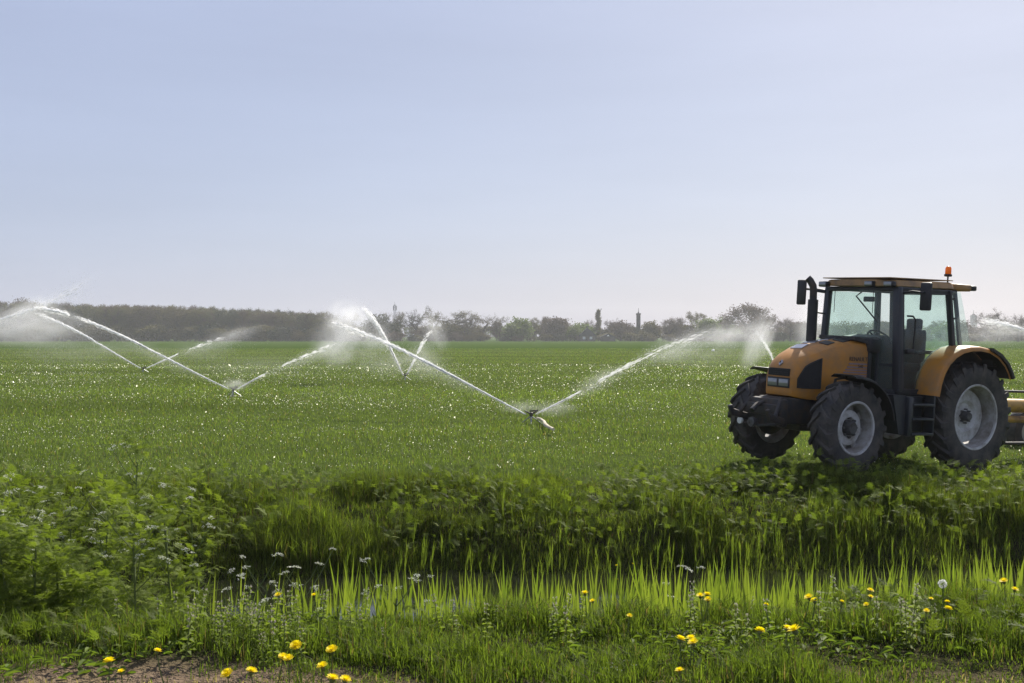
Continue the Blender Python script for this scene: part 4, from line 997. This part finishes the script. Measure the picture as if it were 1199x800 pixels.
# far ditch bank
x, y = trap(290000, 11.2, 16.6, 1.); s_ = y - TILT * x; ok = (s_ > 12.7) & (s_ < 15.9); x, y, s_ = x[ok], y[ok], s_[ok]
cl = fbm(x, y, 1.1, 31); tuft = np.clip(fbm(x, y, 2.6, 32) * 1.6 + .15, 0, 1)
keep = rng.random(len(x)) < .55 + .6 * tuft; x, y, s_, cl, tuft = x[keep], y[keep], s_[keep], cl[keep], tuft[keep]
h = (.07 + .10 * np.clip(cl + .3, 0, 1) + .24 * tuft) * rng.uniform(.5, 1.25, len(x)) * np.interp(s_, [12.7, 13.2, 13.6, 15.0, 15.9], [.9, .95, 1.0, .95, .42])
xf, yf = trap(120000, 11.4, 14.6, 1.); sf = yf - TILT * xf; ok = (sf > 12.4) & (sf < 13.6); xf, yf = xf[ok], yf[ok]
blades('bank_foot_grass', xf, yf, rng.uniform(.06, .18, len(xf)), rng.uniform(.005, .011, len(xf)), tints(len(xf), (.085, .115, .022), (.145, .175, .034), .08, (.11, .085, .05), var=.35), 'dark tangled grass and dead stems at the foot of the far bank', lean=.9)
blades('bank_grass', x, y, h, rng.uniform(.005, .010, len(x)), tints(len(x), (.078, .110, .018), (.135, .165, .030), .05, (.15, .115, .06), var=.35) * (.62 + .55 * np.clip(.5 + fbm(x, y, 2.2, 71), 0, 1))[:, None], 'rough dark green grass on the far ditch bank', lean=.55)
# field crop
x, y = trap(400000, 15.4, 190, .0); s_ = y - TILT * x; ok = s_ > 15.0; x, y, s_ = x[ok], y[ok], s_[ok]
cl = fbm(x, y, .55, 41)
in_rut = np.exp(-((x - _cen[0]) ** 2 + (y - _cen[1]) ** 2) / 6.)
h = (.075 + .04 * np.clip(cl + .2, 0, 1)) * rng.uniform(.5, 1.2, len(x)) * np.clip(s_ - 14.6, .5, 1) * (1 - .35 * in_rut)
wd = np.maximum(.007, y * .00042) * rng.uniform(.7, 1.4, len(x))
blades('field_grass', x, y, h, wd, tints(len(x), (.102, .142, .034), (.145, .185, .052), .05, var=.22) * (1 + .22 * fbm(x * .22, y * .8, .5, 47))[:, None], 'even green grass crop covering the irrigated field', lean=.85)
# pale flakes whose colour stands in for sun glints on the wet crop
x, y = trap(38000, 15.8, 80, .2); ok = (y - TILT * x) > 15.6; x, y = x[ok], y[ok]
keep = rng.random(len(x)) < .25 + .75 * np.clip(fbm(x * .5, y * 1.2, .5, 44) * 1.5 + .3, 0, 1); x, y = x[keep], y[keep]
P = np.stack([x, y, height(x, y) + rng.uniform(.05, .12, len(x))], 1)
V, Fc = spawn_tetra(P, rng.normal(size=P.shape), np.maximum(.012, y * .00062) * np.exp(rng.normal(size=len(x)) * .45) * .50, .9)
tag(link('sun_glint_flakes', np_mesh('sun_glint_flakes', V, Fc, M['glint'])), 'pale flakes coloured as sun glints on the wet field grass', 'painted glints', kind='stuff')

# ------------------------------------------------------------------ leaves, cow parsley
def fern_leaf(L, seed, pairs=7):
    """feathery leaf along +x, arching down"""
    g = np.random.default_rng(seed); V = []; Fc = []
    def diamond(p, d, l, w_):
        d = d / np.linalg.norm(d); s = np.cross(d, [0, 0, 1.]); s /= max(np.linalg.norm(s), 1e-6); k = len(V); up = np.array([0, 0, g.normal() * .15 * l])
        V.extend([p, p + d * l * .5 + s * w_, p + d * l + up, p + d * l * .5 - s * w_]); Fc.append((k, k + 1, k + 2, k + 3))
    def pt_(t): return np.array([L * t * (1 - .12 * t), 0, L * (.30 * t - .42 * t * t)])
    for i in range(14):
        a, b = pt_(i / 14), pt_((i + 1) / 14); diamond(a, b - a, np.linalg.norm(b - a) * 1.3, .0025)
    for i in range(pairs):
        t = .28 + .68 * i / pairs; p = pt_(t); pl = L * .42 * (1 - t * .85)
        for sg in (-1, 1):
            d = np.array([.55, sg * .83, g.normal() * .15 - .1]); d /= np.linalg.norm(d)
            for j in range(5):
                q = p + d * pl * (j + .4) / 5; l2 = pl * .36 * (1 - j / 7)
                for s2 in (-1, 1):
                    dd = d * .5 + s2 * np.array([.83, -sg * .55, .0]) * .8 + g.normal(size=3) * .12; diamond(q, dd, l2 * g.uniform(.7, 1.2), l2 * .40)
            diamond(p + d * pl * .9, d, pl * .28, pl * .06)
    diamond(pt_(.95), pt_(1) - pt_(.9), L * .10, L * .02)
    return np.array(V), np.array(Fc)
def compound_leaf(seed):
    """a stalk with five feathery divisions"""
    g = np.random.default_rng(seed); Vs, Fs, k = [], [], 0
    for i, (t, yaw, L) in enumerate(((.10, .95, .15), (.12, -.95, .15), (.17, .6, .12), (.18, -.6, .12), (.21, 0, .16))):
        v_, f_ = fern_leaf(L * g.uniform(.85, 1.15), seed * 7 + i, 6); yaw += g.normal() * .15; c, q = math.cos(yaw), math.sin(yaw); pt = g.normal() * .35
        cp, sp_ = math.cos(pt), math.sin(pt); X, Z = v_[:, 0] * cp + v_[:, 2] * sp_, -v_[:, 0] * sp_ + v_[:, 2] * cp
        Vs.append(np.stack([X * c - v_[:, 1] * q + t, X * q + v_[:, 1] * c, Z + t * .35 + g.normal() * .01], 1)); Fs.append(f_ + k); k += len(v_)
    st = np.array([(0, -.0015, 0), (0, .0015, 0), (.21, .001, .0735), (.21, -.001, .0735)]); Vs.append(st); Fs.append(np.array([[0, 1, 2, 3]]) + k)
    return np.concatenate(Vs), np.concatenate(Fs)
LEAF = [np_mesh('leaf', *compound_leaf(200 + i), M['leaf']) for i in range(6)]
def umbel_mesh(seed, R_=.04):
    g = np.random.default_rng(seed); V = []; Fc = []
    for i in range(11):
        a = g.random() * 6.28; rr = R_ * math.sqrt((i + .5) / 11); c = np.array([rr * math.cos(a * 1 + i * 2.4), rr * math.sin(a + i * 2.4), .012 * (1 - (rr / R_) ** 2) + g.normal() * .003])
        for j in range(9):
            p = c + g.normal(size=3) * np.array([.006, .006, .0025]); s = g.uniform(.002, .0042); n_ = g.normal(size=3) * .6 + [0, 0, 1]; n_ /= np.linalg.norm(n_)
            u = np.cross(n_, g.normal(size=3)); u /= np.linalg.norm(u); v_ = np.cross(n_, u); k = len(V)
            V.extend([p - u * s, p - v_ * s, p + u * s, p + v_ * s]); Fc.append((k, k + 1, k + 2, k + 3))
    return np_mesh('umbel', np.array(V), np.array(Fc), M['white_petal'])
UMBEL = [umbel_mesh(300 + i) for i in range(4)]

def parsley(px, d, H, label, nl=13, nu=6, lean=0., sc=1., group='cow parsley plants along the ditch', spread=.5):
    x = (px - CX) / F * d; z0 = float(height(x, d)); r = empty('cow_parsley', (x, d, z0), random.uniform(0, 6.28)); tag(r, label, 'cow parsley', group)
    stm = MB(); top = Vector((lean, random.uniform(-.06, .06), H))
    base = [Vector((0, 0, -.03)), top * .5 + Vector((random.uniform(-.03, .03), 0, 0)), top * .82]
    stm.tube(base, [.007, .006, .0045], 5)
    ends = []
    for k in range(nu):
        a = 6.28 * k / max(1, nu) + random.uniform(-.4, .4); st = base[1].lerp(base[2], random.uniform(.1, 1.)); L = random.uniform(.14, .30) * min(1, H)
        e = st + Vector((math.cos(a) * L * .75, math.sin(a) * L * .75, L * random.uniform(.7, 1.2))); stm.tube([st, st.lerp(e, .55) + Vector((0, 0, -.015)), e], [.0035, .003, .002], 4, False); ends.append(e)
    stm.build('stem', M['stalk'], r, None)
    for e in ends:
        u = link('umbel', random.choice(UMBEL), r); u.location = e; u.rotation_euler = (random.uniform(-.35, .35), random.uniform(-.35, .35), random.uniform(0, 6)); s = random.uniform(.6, 1.05) * sc; u.scale = (s, s, s)
    for k in range(nl):
        l = link('leaf', random.choice(LEAF), r); t = random.random() ** (.85 if nl > 24 else 1.3)
        q_ = .16 * (1 - .5 * t) * random.random(); aa = random.uniform(0, 6.28); l.location = (top.x * t * .8 + q_ * math.cos(aa), top.y * t * .8 + q_ * math.sin(aa), H * (.90 if nl > 24 else .72) * t); s = random.uniform(.75, 1.35) * (1.05 - .45 * t) * sc * (spread / .5)
        l.scale = (s, s, s); l.rotation_euler = (random.uniform(-.3, .3), random.uniform(-.75, .05), random.uniform(0, 6.28))
    return r

# the big thicket at the left, from the near verge into the ditch
thicket = [(20, 7.2, 1.10), (62, 7.6, 1.05), (110, 7.4, 1.0), (150, 7.9, 1.22), (178, 8.2, 1.05), (205, 7.6, .8), (88, 8.4, 1.15), (35, 8.6, 1.10), (130, 8.6, 1.1), (-15, 7.8, 1.15), (225, 8.3, .75), (165, 7.1, .80), (5, 6.6, .95)]
for i, (px, d, H) in enumerate(thicket):
    base_z = float(height((px - CX) / F * d, d)); z_t = CAM_H + (HY - (486 + (i * 37 % 52))) / F * d
    parsley(px, d, max(.6, (z_t - base_z) * (1.06 if i == 3 else .92)), 'flowering cow parsley in the tall thicket at the left edge', 84, 9, random.uniform(-.12, .12), .95, 'cow parsley of the left thicket', .46)
for i, (px, d, H) in enumerate([(8, 5.55, .50), (38, 5.6, .52), (68, 5.65, .46), (95, 5.75, .36), (20, 5.9, .60), (55, 6.0, .56), (-12, 5.6, .55), (85, 6.1, .46)]):
    parsley(px, d, H * 1.22, 'leafy cow parsley in the low dome at the left edge', 58, 1 if i % 2 else 0, 0, .80, 'leafy cow parsley mound', .46)
for (px, d, top, lb, nl, nu) in ((800, 7.6, 636, 'lone white cow parsley among the reeds right of centre', 4, 7), (458, 6.8, 648, 'white cow parsley head low among the reeds left of centre', 7, 4), (310, 6.9, 628, 'cow parsley with pale umbels left of the first reeds', 10, 7),
        (355, 6.9, 632, 'slim cow parsley with pale umbels among the left reeds', 8, 6), (285, 6.6, 652, 'leafy cow parsley right of the thicket', 14, 3), (395, 6.6, 668, 'low cow parsley among the left reeds', 12, 2),
        (330, 6.3, 672, 'low leafy cow parsley beside the dead-nettles', 14, 1), (490, 8.0, 655, 'cow parsley deep between the centre reeds', 9, 3), (265, 7.4, 640, 'feathery cow parsley behind the left reeds', 14, 3)):
    x = (px - CX) / F * d; zt = CAM_H + (HY - top) / F * d; parsley(px, d, max(.25, (zt - float(height(x, d))) * .93), lb, nl, nu, 0, .95)

def leaf_cover(name, x, y, sz, tint, label, lift=(.02, .2), mat='leaf_t'):
    """many feathery leaves joined: a leafy ground cover"""
    Vb, Fb = fern_leaf(.34, 777, 5); nv = len(Vb); N = len(x)
    a = rng.random(N) * 6.283; b = rng.uniform(-1.25, .0, N); s = sz
    ca, sa, cb, sb = np.cos(a), np.sin(a), np.cos(b), np.sin(b)
    X = Vb[None, :, 0] * cb[:, None] + Vb[None, :, 2] * sb[:, None]; Z = -Vb[None, :, 0] * sb[:, None] + Vb[None, :, 2] * cb[:, None]; Y = np.repeat(Vb[None, :, 1], N, 0)
    V = np.stack([X * ca[:, None] - Y * sa[:, None], X * sa[:, None] + Y * ca[:, None], Z], -1) * s[:, None, None]
    V += np.stack([x, y, height(x, y) + rng.uniform(*lift, N)], 1)[:, None, :]
    Fc = (Fb[None] + (np.arange(N) * nv)[:, None, None]).reshape(-1, 4)
    return tag(link(name, np_mesh(name, V.reshape(-1, 3), Fc, M[mat], False, np.repeat(tint, nv, 0))), label, 'plants', kind='stuff')
x, y = trap(9500, 11.4, 15.9, 1.); s_ = y - TILT * x; ok = (s_ > 12.8) & (s_ < 15.2) & (fbm(x, y, .8, 51) + np.where(x < -3, .35, 0) > .08); x, y = x[ok], y[ok]
leaf_cover('bank_leaves', x, y, rng.uniform(.28, .6, len(x)), tints(len(x), (.095, .130, .024), (.150, .185, .036), 0), 'feathery green leaves in patches on the far ditch bank', (.10, .34))
x, y = trap(1500, 4.6, 6.6, 1.2); ok = (fbm(x, y, 1.5, 52) > .15); x, y = x[ok], y[ok]
leaf_cover('verge_leaves', x, y, rng.uniform(.15, .38, len(x)), tints(len(x), (.085, .115, .022), (.13, .16, .034), 0), 'small feathery leaves growing through the verge grass', (.02, .10))

# ------------------------------------------------------------------ reeds
def reed_mesh(seed):
    g = np.random.default_rng(seed); V = []; Fc = []
    def ribbon(p0, d, L, w_, bend, yaw):
        k = len(V); n_ = 5; s = np.array([math.cos(yaw), math.sin(yaw), 0])
        for i in range(n_):
            t = i / (n_ - 1); p = p0 + np.array(d) * L * t + np.array([d[0], d[1], 0]) * bend * L * t * t; ww = w_ * (1 - t ** 1.8) * (.75 + .25 * math.sin(3.14 * min(1, t * 1.5)))
            V.append(p - s * ww); V.append(p + s * ww)
        for i in range(n_ - 1): Fc.append((k + 2 * i, k + 2 * i + 1, k + 2 * i + 3, k + 2 * i + 2))
    H = 1.0; ribbon(np.array([0, 0, -.05]), (g.normal() * .03, g.normal() * .03, 1), H * .82, .0045, 0, g.random() * 6)
    for j in range(5):
        z = .30 + .13 * j + g.uniform(-.03, .03); a = g.random() * 6.28; sp_ = g.uniform(.04, .16); d = np.array([math.cos(a) * sp_, math.sin(a) * sp_, 1.]); d /= np.linalg.norm(d)
        ribbon(np.array([0, 0, z]), d, min(1.0 - z * .75, g.uniform(.32, .52)), g.uniform(.005, .0085), g.uniform(0, .22), g.uniform(-.6, .6) + 3.14 * g.integers(0, 2))
    V = np.array(V); V[:, 2] /= V[:, 2].max(); return V, np.array(Fc)
REEDG = [reed_mesh(400 + i) for i in range(10)]; REED = [np_mesh('reed', v_, f_, M['reed']) for v_, f_ in REEDG]
def reed_top(px): return np.interp(px, [0, 200, 230, 330, 420, 560, 640, 760, 900, 1050, 1199], [668, 668, 650, 650, 640, 648, 650, 640, 645, 648, 632])
def reed_dens(px): return np.interp(px, [0, 190, 215, 250, 330, 380, 470, 560, 620, 720, 860, 1199], [.03, .05, .4, .14, .16, .50, .55, .42, .55, .85, 1., 1.])
cnt = 0; spots = []
while len(spots) < 580:
    px = random.uniform(-40, 1240)
    if random.random() > reed_dens(px): continue
    d = random.uniform(6.5, 8.9) + TILT * (px - CX) / F * 7; spots.append((px, d))
spots.sort(key=lambda q: q[1])
def reed_pose(px, d):
    x = (px - CX) / F * d; zb = max(float(height(x, d)), -.66); zt = CAM_H + (HY - (reed_top(px) + random.triangular(-4, 56, 30))) / F * d; return x, zb, max(.45, zt - zb)
for i, (px, d) in enumerate(spots[:300]):
    x, zb, H = reed_pose(px, d); o = link('reed', random.choice(REED)); o.location = (x, d, zb); o.scale = (.9, .9, H) if False else (random.uniform(.85, 1.25),) * 2 + (H,); o.rotation_euler = (random.uniform(-.06, .06), random.uniform(-.08, .08), random.uniform(-.5, .5) + (3.14 if random.random() < .5 else 0))
    tag(o, 'young bright green reed shoot in the belt along the ditch', 'reed', 'reed shoots in the near ditch belt')
def reed_stuff(name, items, label):
    Vs, Fs, T, k = [], [], [], 0
    for (x, y, zb, H, s) in items:
        v_, f_ = random.choice(REEDG); a = random.uniform(-.5, .5); c, q = math.cos(a), math.sin(a)
        V = np.stack([(v_[:, 0] * c - v_[:, 1] * q) * s + x + (v_[:, 2] * random.uniform(-.05, .05)), (v_[:, 0] * q + v_[:, 1] * c) * s + y, v_[:, 2] * H + zb], 1)
        Vs.append(V); Fs.append(f_ + k); k += len(V); t = random.random(); T.append(np.tile(np.array((.09, .13, .022)) * (1 - t) + np.array((.16, .20, .036)) * t, (len(V), 1)))
    tag(link(name, np_mesh(name, np.concatenate(Vs), np.concatenate(Fs), M['reed_t'], False, np.concatenate(T))), label, 'reeds', kind='stuff')
reed_stuff('reed_belt', [(lambda q, d: (q[0], d, q[1], q[2], random.uniform(.85, 1.25)))(reed_pose(px, d), d) for px, d in spots[300:]], 'mass of young reeds standing behind the first reed shoots')
it = []
for _ in range(330):
    px = random.uniform(420, 1230) if random.random() < .9 else random.uniform(0, 420); d = random.uniform(12.2, 13.4) + TILT * (px - CX) / F * 12; x = (px - CX) / F * d
    if random.random() > np.interp(px, [0, 420, 650, 800, 1199], [.2, .3, .8, 1, 1]): continue
    it.append((x, d, max(float(height(x, d)), -.66), random.uniform(.22, .50), random.uniform(.35, .6)))
reed_stuff('far_reeds', it, 'thin scattered reed shoots at the foot of the far bank')

# ------------------------------------------------------------------ flowers of the verge
def dandelion_head(seed):
    g = np.random.default_rng(seed); V = []; Fc = []
    for ring, (R_, n_, tilt) in enumerate(((.021, 22, .25), (.0175, 20, .55), (.012, 14, .95), (.006, 8, 1.3))):
        for k in range(n_):
            a = 6.283 * (k + g.random() * .6) / n_; r = R_ * g.uniform(.88, 1.08); w_ = .0022; c, s = math.cos(a), math.sin(a)
            z0 = .004 + .001 * ring; z1 = z0 + R_ * math.sin(tilt) * 1.0 + .002 * ring; b = len(V)
            V.extend([(c * .002 - s * w_ * .6, s * .002 + c * w_ * .6, z0), (c * .002 + s * w_ * .6, s * .002 - c * w_ * .6, z0), (c * r + s * w_, s * r - c * w_, z1), (c * r - s * w_, s * r + c * w_, z1)]); Fc.append((b, b + 1, b + 2, b + 3))
    return np_mesh('flower_head', np.array(V), np.array(Fc), M['yellow_petal'])
DH = [dandelion_head(500 + i) for i in range(3)]
BR = MB().lathe([(-.010, .004), (-.004, .008), (.004, .009)], 8, axis='z').mesh('bracts', M['stalk'])
def dandelion(px, py, label, s=1., up=.13, tilt=.3):
    p = ground_hit(px, py, up); z0 = float(height(p[0], p[1])); H = p[2] - z0
    r = empty('dandelion', (p[0], p[1], z0)); tag(r, label, 'dandelion', 'yellow dandelions on the verge')
    b = (random.uniform(-.03, .03), random.uniform(-.02, .02), 0)
    MB().tube([b, (b[0] * .3, 0, H * .6), (0, 0, H - .004)], [.0025, .0022, .002], 5).build('stem', M['stalk'], r, None)
    hd = link('flower_head', random.choice(DH), r); hd.location = (0, 0, H); hd.scale = (s, s, s); hd.rotation_euler = (random.uniform(.1, .5) * (tilt / .3), random.uniform(-.3, .3), random.uniform(0, 6))
    link('bracts', BR, hd)
for (px, py, lb, s) in (
    (128, 777, 'yellow dandelion on the bare soil at lower left', 1.1), (142, 788, 'half-open dandelion below the one on the soil at lower left', .7), (184, 764, 'small side-facing dandelion right of the soil patch', .8), (267, 791, 'dandelion at the right end of the soil patch', 1.1),
    (294, 788, 'dandelion at the bottom right of the soil patch, right of another', 1.0), (347, 758, 'topmost dandelion of the lower-left bunch', 1.15), (331, 771, 'left one of the touching pair in the lower-left bunch', .9), (338, 773, 'right one of the touching pair in the lower-left bunch', .95),
    (389, 763, 'dandelion on the upper right of the lower-left bunch', 1.1), (378, 782, 'dandelion low in the middle of the lower-left bunch', 1.0), (389, 797, 'dandelion cut by the bottom edge, left of two', 1.1), (404, 798, 'dandelion cut by the bottom edge, right of two', 1.0),
    (326, 698, 'small dandelion beside the left reeds', .8), (368, 698, 'small flat dandelion beside the left reeds, right of another', .7), (722, 663, 'tall yellow flower standing above the centre reeds, left of two', .95), (741, 661, 'tall yellow flower standing above the centre reeds, right of two', .85),
    (685, 696, 'dandelion left of a pair below the centre reeds', .9), (702, 693, 'larger dandelion of the pair below the centre reeds', 1.05), (694, 705, 'faint dandelion below the pair at the centre reeds', .7), (820, 699, 'left dandelion of the trio at the foot of the reeds', .9),
    (828, 698, 'top dandelion of the trio at the foot of the reeds', .95), (829, 703, 'lowest dandelion of the trio at the foot of the reeds', .8), (889.5, 740.5, 'single dandelion left of the bright pair on the right verge', 1.0), (796, 750.5, 'left dandelion of the trio in mid verge', 1.05),
    (809.5, 749.5, 'upper right dandelion of the trio in mid verge', 1.0), (812, 754, 'lower right dandelion of the trio in mid verge', 1.0), (796, 787, 'dull dandelion low in the grass near the bottom centre', .8), (737, 722, 'faint yellow bud in the grass below the centre reeds', .6),
    (922, 738, 'left dandelion of the bright pair on the right verge', 1.0), (931, 740, 'wider right dandelion of the bright pair on the right verge', 1.35), (947.5, 701, 'upper dandelion of two at the reed foot, right of centre', 1.0), (954, 705, 'lower dandelion of two at the reed foot, right of centre', .9),
    (985.6, 705.7, 'tiny single yellow flower between reeds and bright pair', .6), (1018.7, 692.7, 'upper yellow flower left of the white seed head', .8), (1019, 700, 'middle yellow flower left of the white seed head', .65), (1014.5, 709, 'lowest yellow flower left of the white seed head', .6),
    (1175.6, 682, 'dandelion beside the reeds at the right edge', 1.0), (1188, 691.7, 'dandelion lower than its neighbour at the right edge', .85), (1196, 673, 'dandelion cut by the right edge', .8), (1110, 714.5, 'dandelion below the white seed head', .85),
    (1109, 706, 'small dandelion just below the white seed head', .6), (1084.7, 716.4, 'small dandelion left below the white seed head', .65), (1090, 702, 'tiny dandelion left of the white seed head', .5), (897, 709, 'tiny yellow flower at the reed foot above the single dandelion', .55)):
    dandelion(px, py, lb, s, .17 if py < 670 else .13)
p = ground_hit(1103.5, 683.6, .17); z0 = float(height(p[0], p[1])); r = empty('dandelion_clock', (p[0], p[1], z0)); tag(r, 'round white dandelion seed head at the right reed foot', 'seed head')
MB().tube([(0, 0, 0), (.005, 0, p[2] - z0)], .0022, 5).build('stem', M['stalk'], r, None)
D_ = rng.normal(size=(260, 3)); D_ /= np.linalg.norm(D_, axis=1, keepdims=True); V, Fc = spawn_tetra(D_ * .019 * rng.uniform(.8, 1.05, (260, 1)) + [0, 0, p[2] - z0], D_, np.full(260, .0035), .8)
link('seed_ball', np_mesh('seed_ball', V, Fc, M['puff']), r)

def nettle_mesh(seed):
    g = np.random.default_rng(seed); V, Fc, V2, F2 = [], [], [], []
    H = .26
    for i in range(8):
        z = .02 + H * i / 8
        for k in range(2):
            a = 1.57 * i + 3.14 * k + g.normal() * .25; d = np.array([math.cos(a), math.sin(a), g.uniform(-.1, .35)]); s = np.array([-d[1], d[0], 0]); L = g.uniform(.035, .06) * (1.1 - .45 * i / 8); p = np.array([0, 0, z]); b = len(V)
            V.extend([p, p + d * L * .45 + s * L * .33 + [0, 0, .006], p + d * L - [0, 0, .012], p + d * L * .45 - s * L * .33 + [0, 0, .006]]); Fc.append((b, b + 1, b + 2, b + 3))
        if i >= 5:
            for k in range(4):
                a = g.random() * 6.28; p = np.array([math.cos(a) * .013, math.sin(a) * .013, z + .012 + g.normal() * .004]); s = .0055; n_ = g.normal(size=3); u = np.cross(n_, [0, 0, 1.]); u /= np.linalg.norm(u); b = len(V2); v_ = np.array([0, 0, 1.])
                V2.extend([p - u * s, p - v_ * s, p + u * s, p + v_ * s * 1.5]); F2.append((b, b + 1, b + 2, b + 3))
    return np_mesh('leaf_pairs', np.array(V), np.array(Fc), M['leaf']), np_mesh('flower_whorls', np.array(V2), np.array(F2), M['pink_petal'])
NET = [nettle_mesh(600 + i) for i in range(4)]; NSTEM = MB().tube([(0, 0, -.02), (.004, 0, .26)], [.0035, .002], 4).mesh('stem', M['stalk'])
def nettle(px, py, s, label, group):
    p = ground_hit(px, py); r = empty('dead_nettle', (p[0], p[1], float(height(p[0], p[1]))), random.uniform(0, 6.28)); r.scale = (s, s, s); r.rotation_euler.x = random.uniform(-.2, .2); tag(r, label, 'dead-nettle', group)
    a, b = random.choice(NET); link('stem', NSTEM, r); link('leaf_pairs', a, r); link('flower_whorls', b, r)
for _ in range(54):
    nettle(random.gauss(285, 45), random.uniform(725, 782), random.uniform(.4, .75), 'dead-nettle stem with pale flower whorls in the dark clump at lower left', 'dead-nettles of the lower-left clump')
for _ in range(46):
    nettle(random.choice([random.gauss(660, 40), random.gauss(1040, 40), random.gauss(860, 40), random.gauss(470, 50)]), random.uniform(712, 770), random.uniform(.4, .75), 'small dead-nettle with pale flowers scattered in the verge grass', 'dead-nettles scattered over the verge')
def daisy(px, py, label):
    p = ground_hit(px, py, .05); z0 = float(height(p[0], p[1])); r = empty('daisy', (p[0], p[1], z0)); tag(r, label, 'daisy', 'daisies in the verge grass'); H = p[2] - z0
    MB().tube([(0, 0, 0), (0, 0, H)], .0015, 4).build('stem', M['stalk'], r, None); V, Fc = [], []
    for k in range(14):
        a = 6.283 * k / 14; c, s = math.cos(a), math.sin(a); b = len(V); V.extend([(c * .003, s * .003, H), (c * .012 - s * .0025, s * .012 + c * .0025, H + .002), (c * .014 + s * .0025, s * .014 - c * .0025, H + .002)]); Fc.append((b, b + 1, b + 2))
    link('petals', np_mesh('petals', np.array(V), np.array(Fc), M['white_petal']), r); MB().lathe([(H - .001, .003), (H + .003, .0035), (H + .005, .001)], 8, axis='z').build('flower_centre', M['yellow_petal'], r)
for (px, py, lb) in ((708, 783.5, 'leftmost daisy of the little group near bottom centre'), (714, 777, 'daisy at the top left of the little group near bottom centre'), (719, 782, 'middle daisy of the little group near bottom centre'), (725, 785.5, 'lowest daisy of the little group near bottom centre'), (734, 774, 'topmost daisy of the little group near bottom centre'), (742, 779, 'rightmost daisy of the little group near bottom centre')):
    daisy(px, py, lb)
